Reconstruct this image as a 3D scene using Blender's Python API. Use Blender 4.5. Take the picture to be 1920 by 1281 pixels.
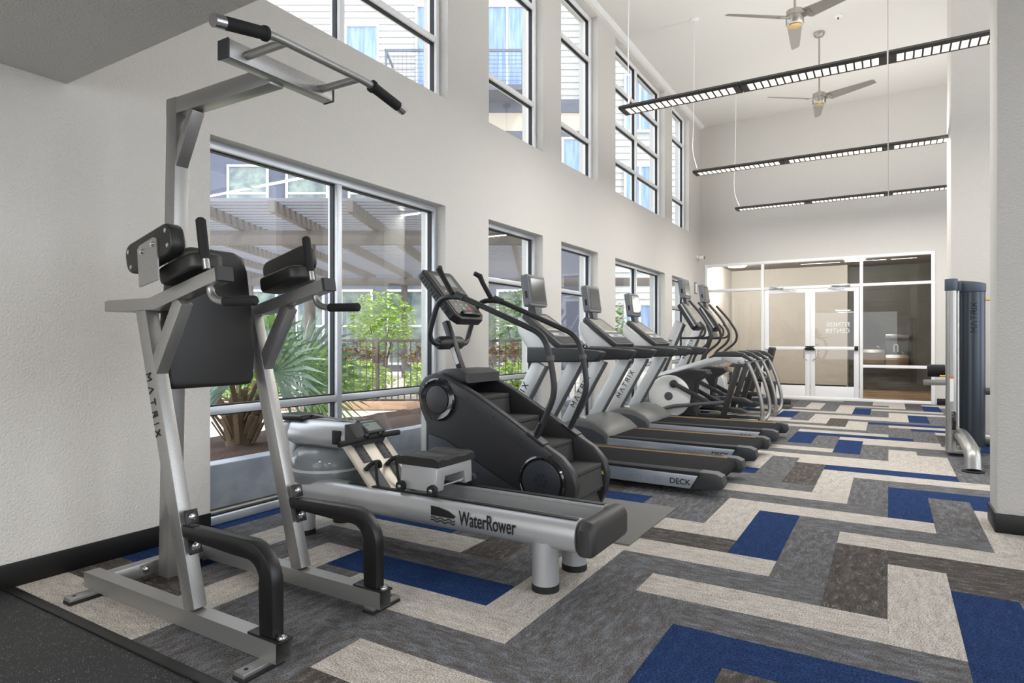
import bpy, bmesh, math, random
from mathutils import Vector, Matrix
random.seed(7)
for o in list(bpy.data.objects): bpy.data.objects.remove(o)
S = bpy.context.scene
COL = S.collection
# ------------------------------------------------------------------ camera, world, sun, exposure
YAW = math.atan2(707, 1170)
cam_d = bpy.data.cameras.new('camera'); cam = bpy.data.objects.new('camera', cam_d); COL.objects.link(cam)
cam.location = (0, 0, 1.15); cam.rotation_euler = (math.pi / 2, 0, YAW)
cam_d.sensor_width = 36; cam_d.lens = 36 * 1170 / 1920; cam_d.clip_start = 0.05; cam_d.clip_end = 200
S.camera = cam
W = bpy.data.worlds.new('sky'); S.world = W; W.use_nodes = True
bg = W.node_tree.nodes['Background']; bg.inputs[0].default_value = (0.88, 0.93, 1.0, 1); bg.inputs[1].default_value = 3.1
sun_d = bpy.data.lights.new('sun', 'SUN'); sun_d.energy = 3.2; sun_d.angle = 0.02; sun_d.color = (1, 0.94, 0.84)
sun = bpy.data.objects.new('sun', sun_d); COL.objects.link(sun)
# sun comes from the right of the view and above (towards +x, +y)
_sd = Vector((0.70, -0.10, 1.35)).normalized()
sun.rotation_euler = _sd.to_track_quat('Z', 'Y').to_euler()
S.view_settings.view_transform = 'Standard'; S.view_settings.look = 'None'
S.view_settings.gamma = 1; S.view_settings.use_curve_mapping = False
S.view_settings.exposure = 0.25
FW = Vector((-math.sin(YAW), math.cos(YAW), 0)); RT = Vector((math.cos(YAW), math.sin(YAW), 0))

# ------------------------------------------------------------------ helpers
def lin(c):
    f = lambda v: v / 12.92 if v <= 0.04045 else ((v + 0.055) / 1.055) ** 2.4
    return tuple(f(v / 255) for v in c) + (1,)
MATS = {}
def mat(name, rgb, rough=0.5, metal=0.0, rgb2=None, scale=20, bump=0.0, bscale=None, stretch=None, detail=3, emit=0, spec=0.5, coat=0.0, ramp=(0.35, 0.65)):
    if name in MATS: return MATS[name]
    m = bpy.data.materials.new(name); m.use_nodes = True; nt = m.node_tree; N = nt.nodes; L = nt.links
    p = N['Principled BSDF']
    p.inputs['Base Color'].default_value = lin(rgb); p.inputs['Roughness'].default_value = rough
    p.inputs['Metallic'].default_value = metal; p.inputs['Specular IOR Level'].default_value = spec
    p.inputs['Coat Weight'].default_value = coat
    if emit:
        p.inputs['Emission Color'].default_value = lin(rgb); p.inputs['Emission Strength'].default_value = emit
    if rgb2 or bump:
        tc = N.new('ShaderNodeTexCoord'); mp = N.new('ShaderNodeMapping'); L.new(tc.outputs['Object'], mp.inputs[0])
        if stretch: mp.inputs['Scale'].default_value = stretch
        no = N.new('ShaderNodeTexNoise'); no.inputs['Scale'].default_value = scale; no.inputs['Detail'].default_value = detail
        L.new(mp.outputs[0], no.inputs[0])
        if rgb2:
            cr = N.new('ShaderNodeValToRGB'); e = cr.color_ramp.elements
            e[0].position = ramp[0]; e[1].position = ramp[1]; e[0].color = lin(rgb); e[1].color = lin(rgb2)
            L.new(no.outputs[0], cr.inputs[0]); L.new(cr.outputs[0], p.inputs['Base Color'])
        if bump:
            n2 = no
            if bscale:
                n2 = N.new('ShaderNodeTexNoise'); n2.inputs['Scale'].default_value = bscale; n2.inputs['Detail'].default_value = 2
                L.new(mp.outputs[0], n2.inputs[0])
            b = N.new('ShaderNodeBump'); b.inputs['Strength'].default_value = bump; b.inputs['Distance'].default_value = 0.01
            L.new(n2.outputs[0], b.inputs['Height']); L.new(b.outputs[0], p.inputs['Normal'])
    MATS[name] = m; return m
def glass(name, tint=(255, 255, 255), refl=1.0, rough=0.0, base=0.03):
    if name in MATS: return MATS[name]
    m = bpy.data.materials.new(name); m.use_nodes = True; nt = m.node_tree; N = nt.nodes; L = nt.links
    N.remove(N['Principled BSDF']); out = N['Material Output']
    t = N.new('ShaderNodeBsdfTransparent'); t.inputs[0].default_value = lin(tint)
    g = N.new('ShaderNodeBsdfGlossy'); g.inputs['Roughness'].default_value = rough
    fr = N.new('ShaderNodeFresnel'); fr.inputs[0].default_value = 1.45
    mx = N.new('ShaderNodeMixShader'); mu = N.new('ShaderNodeMath'); mu.operation = 'MULTIPLY'; mu.inputs[1].default_value = refl
    L.new(fr.outputs[0], mu.inputs[0]); L.new(mu.outputs[0], mx.inputs[0]); L.new(t.outputs[0], mx.inputs[1]); L.new(g.outputs[0], mx.inputs[2])
    L.new(mx.outputs[0], out.inputs[0]); MATS[name] = m; return m

ORG = {}
def tag(o, label=None, cat=None, group=None, kind=None):
    if label: o['label'] = label
    if cat: o['category'] = cat
    if group: o['group'] = group
    if kind: o['kind'] = kind
    return o
def thing(name, label, cat, loc=(0, 0, 0), rotz=0, group=None, local=False):
    o = bpy.data.objects.new(name, None); COL.objects.link(o); o.empty_display_size = 0.1
    o.location = loc; o.rotation_euler = (0, 0, rotz); tag(o, label, cat, group)
    ORG[o] = Vector((0, 0, 0)) if local else Vector(loc)
    return o
def copy_tree(o, parent=None, keep=True):
    c = o.copy(); COL.objects.link(c); c.parent = parent
    for ch in list(o.children): copy_tree(ch, c)
    return c

class MB:
    def __init__(s): s.bm = bmesh.new()
    def _bev(s, vs, bev, seg=2):
        if bev > 0:
            es = list({e for v in vs for e in v.link_edges})
            bmesh.ops.bevel(s.bm, geom=es, offset=bev, segments=seg, affect='EDGES', profile=0.5)
    def box(s, x0, x1, y0, y1, z0, z1, bev=0, seg=2):
        x0, x1 = sorted((x0, x1)); y0, y1 = sorted((y0, y1)); z0, z1 = sorted((z0, z1))
        v = [s.bm.verts.new(p) for p in ((x0, y0, z0), (x1, y0, z0), (x1, y1, z0), (x0, y1, z0), (x0, y0, z1), (x1, y0, z1), (x1, y1, z1), (x0, y1, z1))]
        for f in ((3, 2, 1, 0), (4, 5, 6, 7), (0, 1, 5, 4), (1, 2, 6, 5), (2, 3, 7, 6), (3, 0, 4, 7)): s.bm.faces.new([v[i] for i in f])
        s._bev(v, bev, seg); return s
    def obox(s, c, size, rot=(0, 0, 0), bev=0, seg=2):
        a, b, d = (q / 2 for q in size); M = Matrix.Translation(c) @ (rot if isinstance(rot, Matrix) else Matrix.Rotation(rot[2], 4, 'Z') @ Matrix.Rotation(rot[1], 4, 'Y') @ Matrix.Rotation(rot[0], 4, 'X'))
        v = [s.bm.verts.new(M @ Vector(p)) for p in ((-a, -b, -d), (a, -b, -d), (a, b, -d), (-a, b, -d), (-a, -b, d), (a, -b, d), (a, b, d), (-a, b, d))]
        for f in ((3, 2, 1, 0), (4, 5, 6, 7), (0, 1, 5, 4), (1, 2, 6, 5), (2, 3, 7, 6), (3, 0, 4, 7)): s.bm.faces.new([v[i] for i in f])
        s._bev(v, bev, seg); return s
    def bar(s, p, q, w, h, bev=0.003):
        """beam from p to q: w across (horizontal), h across (in the vertical plane)"""
        p, q = Vector(p), Vector(q); d = (q - p); Lx = d.length; d.normalize()
        up = Vector((0, 0, 1)) if abs(d.z) < 0.98 else Vector((1, 0, 0))
        sd = d.cross(up).normalized(); u2 = sd.cross(d).normalized()
        M = Matrix((d, sd, u2)).transposed().to_4x4()
        return s.obox((p + q) / 2, (Lx, w, h), M, bev)
    def prism(s, pts, a, b, ax='y', bev=0, seg=2):
        """polygon in the plane across ax, from a to b along it. y: (x,z)  x: (y,z)  z: (x,y)"""
        mk = {'y': lambda p, t: (p[0], t, p[1]), 'x': lambda p, t: (t, p[0], p[1]), 'z': lambda p, t: (p[0], p[1], t)}[ax]
        A = [s.bm.verts.new(mk(p, a)) for p in pts]; B = [s.bm.verts.new(mk(p, b)) for p in pts]
        n = len(pts); fs = [s.bm.faces.new(A), s.bm.faces.new(B[::-1])]
        for i in range(n): fs.append(s.bm.faces.new((A[i], B[i], B[(i + 1) % n], A[(i + 1) % n])))
        bmesh.ops.recalc_face_normals(s.bm, faces=fs)
        if bev:
            es = list({e for f in fs[:2] for e in f.edges})
            bmesh.ops.bevel(s.bm, geom=es, offset=bev, segments=seg, affect='EDGES', profile=0.5)
        return s
    def tube(s, pts, r, n=12, cap=True):
        pts = [Vector(p) for p in pts]; k = len(pts); rs = r if isinstance(r, (list, tuple)) else [r] * k
        T = []
        for i in range(k):
            a = pts[max(i - 1, 0)]; b = pts[min(i + 1, k - 1)]; T.append((b - a).normalized())
        up = Vector((0, 0, 1)) if abs(T[0].z) < 0.9 else Vector((0, 1, 0))
        nx = T[0].cross(up).normalized(); rings = []
        for i in range(k):
            nx = (nx - T[i] * nx.dot(T[i])).normalized(); ny = T[i].cross(nx)
            rings.append([s.bm.verts.new(pts[i] + (nx * math.cos(2 * math.pi * j / n) + ny * math.sin(2 * math.pi * j / n)) * rs[i]) for j in range(n)])
        for i in range(k - 1):
            for j in range(n): s.bm.faces.new((rings[i][j], rings[i][(j + 1) % n], rings[i + 1][(j + 1) % n], rings[i + 1][j]))
        if cap: s.bm.faces.new(rings[0][::-1]); s.bm.faces.new(rings[-1])
        return s
    def lathe(s, prof, c, ax='z', n=24):
        c = Vector(c)
        mk = {'z': lambda r, t, a: (r * math.cos(a), r * math.sin(a), t), 'y': lambda r, t, a: (r * math.cos(a), t, r * math.sin(a)), 'x': lambda r, t, a: (t, r * math.cos(a), r * math.sin(a))}[ax]
        rings = [[s.bm.verts.new(c + Vector(mk(max(r, 1e-4), t, 2 * math.pi * j / n))) for j in range(n)] for r, t in prof]
        fs = []
        for i in range(len(prof) - 1):
            for j in range(n): fs.append(s.bm.faces.new((rings[i][j], rings[i][(j + 1) % n], rings[i + 1][(j + 1) % n], rings[i + 1][j])))
        fs.append(s.bm.faces.new(rings[0][::-1])); fs.append(s.bm.faces.new(rings[-1]))
        bmesh.ops.recalc_face_normals(s.bm, faces=fs); return s
    def poly(s, pts):
        s.bm.faces.new([s.bm.verts.new(p) for p in pts]); return s
    def build(s, name, m, parent=None, smooth=35, label=None, kind=None):
        org = ORG.get(parent, Vector((0, 0, 0)))
        if org.length: bmesh.ops.translate(s.bm, verts=s.bm.verts, vec=-org)
        me = bpy.data.meshes.new(name); s.bm.to_mesh(me); s.bm.free()
        if smooth:
            me.polygons.foreach_set('use_smooth', [True] * len(me.polygons)); me.set_sharp_from_angle(angle=math.radians(smooth))
        me.materials.append(m); o = bpy.data.objects.new(name, me); COL.objects.link(o)
        if parent is not None: o.parent = parent; ORG[o] = org
        else: ORG[o] = Vector((0, 0, 0))
        if label: o['label'] = label
        if kind: o['kind'] = kind
        return o
def arc(cx, cz, r, a0, a1, n=8):
    return [(cx + r * math.cos(math.radians(a0 + (a1 - a0) * i / n)), cz + r * math.sin(math.radians(a0 + (a1 - a0) * i / n))) for i in range(n + 1)]
def smooth_path(pts, r=0.05, n=5):
    """round the corners of a polyline with quadratic fillets"""
    pts = [Vector(p) for p in pts]; out = [pts[0]]
    for i in range(1, len(pts) - 1):
        a, b, c = pts[i - 1], pts[i], pts[i + 1]
        ra = min(r, (a - b).length * .48); rc = min(r, (c - b).length * .48)
        p = b + (a - b).normalized() * ra; q = b + (c - b).normalized() * rc
        for k in range(n + 1):
            t = k / n; out.append(p * (1 - t) ** 2 + b * 2 * t * (1 - t) + q * t * t)
    out.append(pts[-1]); return out
LET = {'M': [((0, 0), (0, 1)), ((0, 1), (.45, .35)), ((.45, .35), (.9, 1)), ((.9, 1), (.9, 0))], 'A': [((0, 0), (.42, 1)), ((.42, 1), (.84, 0))],
       'T': [((0, 1), (.8, 1)), ((.4, 1), (.4, 0))], 'R': [((0, 0), (0, 1)), ((0, 1), (.6, 1)), ((.6, 1), (.6, .5)), ((.6, .5), (.15, .5)), ((.3, .5), (.68, 0))],
       'I': [((0, 0), (0, 1))], 'X': [((0, 0), (.75, 1)), ((0, 1), (.75, 0))]}
def strokes_text(word, origin, ux, uz, size, m, parent, gap=0.45, wd=0.17, name='lettering'):
    """stroke-built letters: ux text direction, uz letter-up direction"""
    o = Vector(origin); ux = Vector(ux).normalized(); uz = Vector(uz).normalized(); nn = ux.cross(uz)
    b = MB(); x = 0
    for ch in word:
        for (p, q) in LET[ch]:
            P = o + ux * (x + p[0] * size) + uz * p[1] * size; Q = o + ux * (x + q[0] * size) + uz * q[1] * size
            d = (Q - P).normalized(); sd = nn.cross(d).normalized(); M = Matrix((d, sd, nn)).transposed().to_4x4()
            b.obox((P + Q) / 2, ((Q - P).length + size * wd * .7, size * wd, 0.002), M)
        x += (max([max(p[0], q[0]) for p, q in LET[ch]]) + gap) * size
    return b.build(name, m, parent, smooth=0)
def font_text(txt, origin, ux, uz, size, m, parent, name='lettering', bold=0.0, sx=1.0, align='LEFT'):
    cu = bpy.data.curves.new('t', 'FONT'); cu.body = txt; cu.size = size; cu.extrude = 0.0006; cu.offset = bold; cu.align_x = align
    t = bpy.data.objects.new('t', cu); COL.objects.link(t)
    dg = bpy.context.evaluated_depsgraph_get(); me = bpy.data.meshes.new_from_object(t.evaluated_get(dg))
    bpy.data.objects.remove(t); bpy.data.curves.remove(cu)
    ux = Vector(ux).normalized(); uz = Vector(uz).normalized(); nn = ux.cross(uz)
    M = Matrix((ux * sx, uz, nn)).transposed().to_4x4(); M.translation = Vector(origin) - ORG.get(parent, Vector((0, 0, 0)))
    me.transform(M); me.materials.clear(); me.materials.append(m); me.name = name
    o = bpy.data.objects.new(name, me); COL.objects.link(o); o.parent = parent
    return o
def ctrans(root, pts): return pts

# ------------------------------------------------------------------ materials
wallm = mat('wall_paint', (210, 206, 200), 0.85, bump=0.55, bscale=95, scale=95)
ceilm = mat('ceiling_paint', (226, 223, 218), 0.9)
soffm = mat('soffit_paint', (205, 202, 196), 0.9, bump=0.6, bscale=110, scale=110)
whitem = mat('white_reveal_paint', (240, 239, 236), 0.8)
blackbase = mat('black_rubber_base', (14, 14, 14), 0.45)
alum = mat('anodised_aluminium', (196, 199, 203), 0.42, 0.55, rgb2=(206, 209, 213), scale=4)
alumw = mat('white_aluminium', (240, 240, 240), 0.4, 0.0)
gasket = mat('black_gasket', (18, 18, 20), 0.6)
pane_m = glass('window_glass', (250, 252, 253), 0.28)
pane_d = glass('storefront_glass', (228, 227, 224), 1.0)
silver = mat('silver_powder_coat', (160, 159, 157), 0.36, 0.8, rgb2=(172, 171, 168), scale=300, detail=1)
silverl = mat('light_silver_paint', (205, 206, 207), 0.38, 0.35)
steel = mat('polished_steel', (200, 200, 202), 0.2, 1.0)
chrome = mat('bolt_chrome', (215, 215, 215), 0.18, 1.0)
blackm = mat('black_satin_metal', (24, 24, 25), 0.35, 0.2)
rubber = mat('black_rubber_grip', (20, 20, 20), 0.75, bump=0.1, bscale=300)
vinyl = mat('black_vinyl_pad', (34, 33, 32), 0.42, bump=0.08, bscale=260)
plast = mat('charcoal_plastic', (52, 53, 55), 0.5, bump=0.05, bscale=400)
plastg = mat('grey_plastic', (112, 115, 118), 0.5)
plastm = mat('mid_grey_plastic', (78, 80, 83), 0.48)
printb = mat('black_print', (16, 16, 18), 0.6)
# ------------------------------------------------------------------ room shell
XW = -3.513; XF = -3.66; YB = 13.70; ZC = 5.80; YS = 1.515; ZS = 2.435; XR = 5.2; YR = -4.0
u = 0.2493           # carpet plank module
LOW = [(2.285, 4.625), (5.35, 6.52), (7.005, 8.16), (8.81, 11.225), (11.665, 12.815)]
UPP = [(2.285, 4.66), (5.355, 6.53), (7.0, 8.155), (8.815, 11.22), (11.665, 12.83)]
ZL0, ZL1, ZU0, ZU1 = 0.0, 2.405, 3.40, 5.73
def struct(o, label=None):
    o['kind'] = 'structure'
    if label: o['label'] = label
    return o
b = MB()
XO = -3.80
ys = [YR] + [v for p in LOW for v in p] + [YB + 6]
yu = [YR] + [v for p in UPP for v in p] + [YB + 6]
for i in range(0, len(ys), 2): b.box(XO, XW, ys[i], ys[i + 1], 0, ZL1)
for i in range(0, len(yu), 2): b.box(XO, XW, yu[i], yu[i + 1], ZU0, ZU1)
b.box(XO, XW, YR, YB + 6, ZL1, ZU0); b.box(XO, XW, YR, YB + 6, ZU1, ZC + .3)
wl = struct(b.build('wall_left', wallm, smooth=0), 'tall off-white stucco wall with two rows of windows')
# ceiling edge trim along the left wall
struct(MB().prism([(XW, ZC), (XW, ZC - .045), (XW + .05, ZC - .045), (XW + .10, ZC - .015), (XW + .10, ZC)], YS, YB, 'y').build('trim_1', whitem, smooth=0), 'white cove strip along the top of the left wall')
struct(MB().box(XO, XR, YS, YB + .2, ZC, ZC + .25).build('ceiling', ceilm, smooth=0), 'high white ceiling')
struct(MB().box(XW, XR, YR, YS, ZS, ZS + .35).build('ceiling_soffit', soffm, smooth=0), 'low textured ceiling above the near end of the room')
struct(MB().box(XW, XR, YS - .15, YS, ZS + .35, ZC + .25).build('wall_front', wallm, smooth=0), 'plain wall above the low ceiling')
# back wall: piece above the storefront, and the strip to its right
GX0, GX1, GZ = -3.405, 0.715, 2.80
b = MB(); b.box(XW, XR, YB, YB + .2, GZ, ZC); b.box(GX1, XR, YB, YB + .2, -.1, GZ); b.box(XW, GX0, YB, YB + .2, -.1, GZ)
struct(b.build('wall_back', wallm, smooth=0), 'white end wall above the glass storefront')
# pillars on the right
struct(MB().box(0.557, 1.75, 4.732, 5.04, -.1, ZC, .006).build('wall_right_near', wallm), 'white textured pillar at the right edge')
struct(MB().box(0.597, 2.2, 8.58, 9.15, -.1, ZC, .006).build('wall_right_far', wallm), 'second white pillar behind the cable column')
def base(name, x0, x1, y0, y1, lab):
    struct(MB().box(x0, x1, y0, y1, 0, 0.115, .004).build(name, blackbase), lab)
base('baseboard_left', XW, XW + .012, YR, LOW[0][0], 'black rubber baseboard on the left wall')
base('baseboard_left_far', XW, XW + .012, LOW[0][1], LOW[1][0], 'short black baseboard between the first two windows')
for k, (a, c) in enumerate(zip([LOW[1][1], LOW[2][1], LOW[3][1], LOW[4][1]], [LOW[2][0], LOW[3][0], LOW[4][0], YB])):
    base('baseboard_left_pier', XW, XW + .012, a, c, 'black baseboard on wall pier number %d behind the machines' % (k + 1))
base('baseboard_pillar', 0.545, 1.76, 4.72, 5.05, 'black baseboard wrapped round the near pillar')
base('baseboard_pillar_far', 0.585, 2.21, 8.568, 9.16, 'black baseboard wrapped round the far pillar')
base('baseboard_back', GX1 + .03, 2.0, YB - .012, YB, 'black baseboard on the end wall beside the glass')
# right and rear walls, outside the frame, with window openings that let daylight in
b = MB()
for (a, c) in ((YR, -2.5), (1.0, 2.0), (5.5, 6.5), (10, YB)): b.box(XR, XR + .2, a, c, -.1, ZC + .25)
b.box(XR, XR + .2, YR, YB, -.1, .5); b.box(XR, XR + .2, YR, YB, 4.9, ZC + .25)
struct(b.build('wall_right', wallm, smooth=0), 'far right wall with tall openings')
b = MB()
for (a, c) in ((XO, -3.0), (0.3, 1.2), (4.6, XR)): b.box(a, c, YR - .2, YR, -.1, ZS + .35)
b.box(XO, XR, YR - .2, YR, -.1, .35)
struct(b.build('wall_rear', wallm, smooth=0), 'wall behind the viewer with wide openings')

# floor: base slab, carpet planks, rubber floor
YM = 1.292
slab = struct(MB().box(XO, XR, YR, YB + .1, -.12, -.008).build('floor', mat('floor_underlay', (60, 60, 60), .9), smooth=0), 'herringbone carpet floor of blue, grey and beige planks')
def carpet(name, c1, c2, c3, pile, streak=1.0):
    m = bpy.data.materials.new(name); m.use_nodes = True; nt = m.node_tree; N = nt.nodes; L = nt.links; p = N['Principled BSDF']
    p.inputs['Roughness'].default_value = 0.95; p.inputs['Specular IOR Level'].default_value = 0.1
    tc = N.new('ShaderNodeTexCoord'); oi = N.new('ShaderNodeObjectInfo')
    ad = N.new('ShaderNodeVectorMath'); ad.operation = 'ADD'; sc = N.new('ShaderNodeVectorMath'); sc.operation = 'SCALE'; sc.inputs['Scale'].default_value = 31.0
    cb = N.new('ShaderNodeCombineXYZ'); L.new(oi.outputs['Random'], cb.inputs[0]); L.new(oi.outputs['Random'], cb.inputs[1]); L.new(cb.outputs[0], sc.inputs[0])
    L.new(tc.outputs['Object'], ad.inputs[0]); L.new(sc.outputs[0], ad.inputs[1])
    mp = N.new('ShaderNodeMapping'); mp.inputs['Scale'].default_value = (3.6, 9.5, 1); L.new(ad.outputs[0], mp.inputs[0])
    n1 = N.new('ShaderNodeTexNoise'); n1.inputs['Scale'].default_value = 2.6; n1.inputs['Detail'].default_value = 14; n1.inputs['Roughness'].default_value = .74; L.new(mp.outputs[0], n1.inputs[0])
    r1 = N.new('ShaderNodeValToRGB'); e = r1.color_ramp.elements; e[0].position = .40; e[1].position = .60; e[0].color = lin(c1); e[1].color = lin(c2)
    el = r1.color_ramp.elements.new(.52); el.color = lin([(a * .45 + d * .55) for a, d in zip(c1, c2)])
    L.new(n1.outputs[0], r1.inputs[0])
    mp2 = N.new('ShaderNodeMapping'); mp2.inputs['Scale'].default_value = (4.5, 13, 1); mp2.inputs['Location'].default_value = (5, 3, 0); L.new(ad.outputs[0], mp2.inputs[0])
    n2 = N.new('ShaderNodeTexNoise'); n2.inputs['Scale'].default_value = 2.6; n2.inputs['Detail'].default_value = 14; n2.inputs['Roughness'].default_value = .78; L.new(mp2.outputs[0], n2.inputs[0])
    r2 = N.new('ShaderNodeValToRGB'); r2.color_ramp.elements[0].position = .52; r2.color_ramp.elements[1].position = .68; L.new(n2.outputs[0], r2.inputs[0])
    mx = N.new('ShaderNodeMixRGB'); mx.inputs[2].default_value = lin(c3); L.new(r2.outputs[0], mx.inputs[0]); L.new(r1.outputs[0], mx.inputs[1])
    n3 = N.new('ShaderNodeTexNoise'); n3.inputs['Scale'].default_value = pile; n3.inputs['Detail'].default_value = 2; L.new(tc.outputs['Object'], n3.inputs[0])
    r3 = N.new('ShaderNodeValToRGB'); r3.color_ramp.elements[0].position = .33; r3.color_ramp.elements[1].position = .60; r3.color_ramp.elements[0].color = (.28, .28, .28, 1); r3.color_ramp.elements[1].color = (1.15, 1.15, 1.15, 1); L.new(n3.outputs[0], r3.inputs[0])
    m2 = N.new('ShaderNodeMixRGB'); m2.blend_type = 'MULTIPLY'; m2.inputs[0].default_value = .85; L.new(mx.outputs[0], m2.inputs[1]); L.new(r3.outputs[0], m2.inputs[2]); L.new(m2.outputs[0], p.inputs['Base Color'])
    bp = N.new('ShaderNodeBump'); bp.inputs['Strength'].default_value = .9; bp.inputs['Distance'].default_value = .008; L.new(n3.outputs[0], bp.inputs['Height']); L.new(bp.outputs[0], p.inputs['Normal'])
    return m
CARP = {'B': carpet('carpet_blue', (32, 54, 96), (40, 64, 108), (48, 74, 118), 120),
        'L': carpet('carpet_beige', (214, 207, 198), (190, 182, 172), (156, 149, 142), 170),
        'G': carpet('carpet_grey', (96, 92, 88), (124, 126, 131), (146, 152, 162), 170),
        'D': carpet('carpet_dark', (78, 73, 69), (104, 98, 94), (152, 150, 148), 170)}
# colours read from the photograph, keyed by (V/H, column, row)
PLK = {}
def P(kind, s):
    for t in s.split():
        a, c = t.split(':'); x_, y_ = a.split(','); PLK[(kind, int(x_), int(y_))] = c
P('V', '1,-1:B -4,-4:G -3,-5:B 0,0:L -5,-3:G -6,-2:L -7,-1:G -1,1:D -2,2:G 2,6:L -3,3:B 1,7:G -4,4:L 0,8:B -5,5:G -1,9:G -6,6:G -2,10:L 2,14:G -3,11:D 1,15:L -4,12:G -5,13:L -2,18:B -4,20:B -1,17:G 0,16:L -3,19:G -5,21:G 0,24:G -1,25:G 1,23:G -2,26:L -3,27:D -4,28:L -5,29:G 2,30:G 1,31:B 0,32:L -1,33:G -2,34:B -3,35:L -4,36:G -5,37:L -6,38:G 3,37:G 2,38:B 1,39:D 0,40:L -1,41:L -2,42:G -9,-7:G -8,-8:G -10,-6:G -11,-5:L -12,-4:G -13,-3:L -14,-2:G -15,-1:B -6,14:G -7,15:G 3,29:G -6,22:L')
P('H', '-3,-1:G -2,-2:B -4,0:L -9,-3:L -10,-2:B -11,-1:G -12,0:L -13,1:B -5,1:G -6,2:L 0,4:D -1,5:L -2,6:G -7,3:D -3,7:L 1,11:B -4,8:G 0,12:G -5,9:L -1,13:L -6,10:G -2,14:B -7,11:G -8,12:B -3,15:L -3,23:B -2,22:L -1,21:L 0,20:G -5,17:G -4,16:L -6,18:L -7,19:G -4,24:L -5,25:G -1,29:B 0,28:L 1,27:B -6,26:L -7,27:G -3,31:L -2,30:G -4,32:L -5,33:G -1,37:L 0,36:G -14,-6:L -7,-5:L -8,-4:G -16,-4:B -15,-5:D -9,5:B -18,-2:B -17,-3:D -8,4:L 1,35:L -2,38:G -6,34:L -3,39:L -4,40:G')
pm = {}
def plank(kind, i, j, colr):
    x0, x1 = (i * u, (i + 1) * u) if kind == 'V' else (i * u, (i + 4) * u)
    y0, y1 = (j * u, (j + 4) * u) if kind == 'V' else (j * u, (j + 1) * u)
    y0 += OY; y1 += OY; x0 += OX; x1 += OX
    x0 = max(x0, XF + .045); x1 = min(x1, XR); y0 = max(y0, YM); y1 = min(y1, YB - .03)
    if x1 - x0 < .01 or y1 - y0 < .01: return
    key = (kind, round(x1 - x0, 3), round(y1 - y0, 3))
    if key not in pm:
        bm = bmesh.new(); w, h = (x1 - x0) / 2 - .0002, (y1 - y0) / 2 - .0002
        if kind == 'V': w, h = h, w
        t = .0008
        lo = [bm.verts.new(p) for p in ((-w, -h, -.008), (w, -h, -.008), (w, h, -.008), (-w, h, -.008))]
        hi = [bm.verts.new(p) for p in ((-w, -h, -t), (w, -h, -t), (w, h, -t), (-w, h, -t))]
        tp = [bm.verts.new(p) for p in ((-w + t, -h + t, 0), (w - t, -h + t, 0), (w - t, h - t, 0), (-w + t, h - t, 0))]
        for a_, b_ in ((lo, hi), (hi, tp)):
            for q in range(4): bm.faces.new((a_[q], a_[(q + 1) % 4], b_[(q + 1) % 4], b_[q]))
        bm.faces.new(tp); me = bpy.data.meshes.new('carpet_plank'); bm.to_mesh(me); bm.free(); me.materials.append(None); pm[key] = me
    o = bpy.data.objects.new('carpet_plank', pm[key]); COL.objects.link(o); o.parent = slab
    o.location = ((x0 + x1) / 2, (y0 + y1) / 2, 0)
    if kind == 'V': o.rotation_euler = (0, 0, math.pi / 2)
    o.material_slots[0].link = 'OBJECT'; o.material_slots[0].material = CARP[colr]
OX, OY = -0.006, 2.765
rc = random.Random(3)
for i in range(-19, 10):
    for j in range(-10, 46):
        if (i + j) % 8 == 0: plank('V', i, j, PLK.get(('V', i, j)) or rc.choice('BLGGDLGD'))
        if (i + j) % 8 == 4: plank('H', i, j, PLK.get(('H', i, j)) or rc.choice('BLGGLLDG'))
# speckled rubber floor at the near end, with its bevelled edge strip
def speckle():
    m = bpy.data.materials.new('speckled_rubber'); m.use_nodes = True; nt = m.node_tree; N = nt.nodes; L = nt.links; p = N['Principled BSDF']
    p.inputs['Roughness'].default_value = .55
    tc = N.new('ShaderNodeTexCoord'); no = N.new('ShaderNodeTexVoronoi'); no.inputs['Scale'].default_value = 130; L.new(tc.outputs['Object'], no.inputs[0])
    n2 = N.new('ShaderNodeTexNoise'); n2.inputs['Scale'].default_value = 25; L.new(tc.outputs['Object'], n2.inputs[0])
    ad = N.new('ShaderNodeMath'); ad.operation = 'MULTIPLY_ADD'; ad.inputs[1].default_value = .35; L.new(n2.outputs[0], ad.inputs[0]); L.new(no.outputs['Distance'], ad.inputs[2])
    r = N.new('ShaderNodeValToRGB'); e = r.color_ramp.elements; e[0].position = .315; e[1].position = .35; e[0].color = lin((170, 170, 165)); e[1].color = lin((33, 34, 36)); L.new(ad.outputs[0], r.inputs[0]); L.new(r.outputs[0], p.inputs['Base Color'])
    b_ = N.new('ShaderNodeBump'); b_.inputs['Strength'].default_value = .15; L.new(n2.outputs[0], b_.inputs['Height']); L.new(b_.outputs[0], p.inputs['Normal'])
    return m
struct(MB().box(XW, XR, YR, YM - .045, -.008, .006).build('floor_rubber', speckle(), smooth=0), 'black speckled rubber floor in the near corner')
struct(MB().prism([(YM - .05, -.008), (YM - .05, .012), (YM - .04, .014), (YM + .005, .002), (YM + .005, -.008)], XW + .01, XR, 'x').build('trim_2', blackbase), 'black edge strip between rubber floor and carpet')

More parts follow.
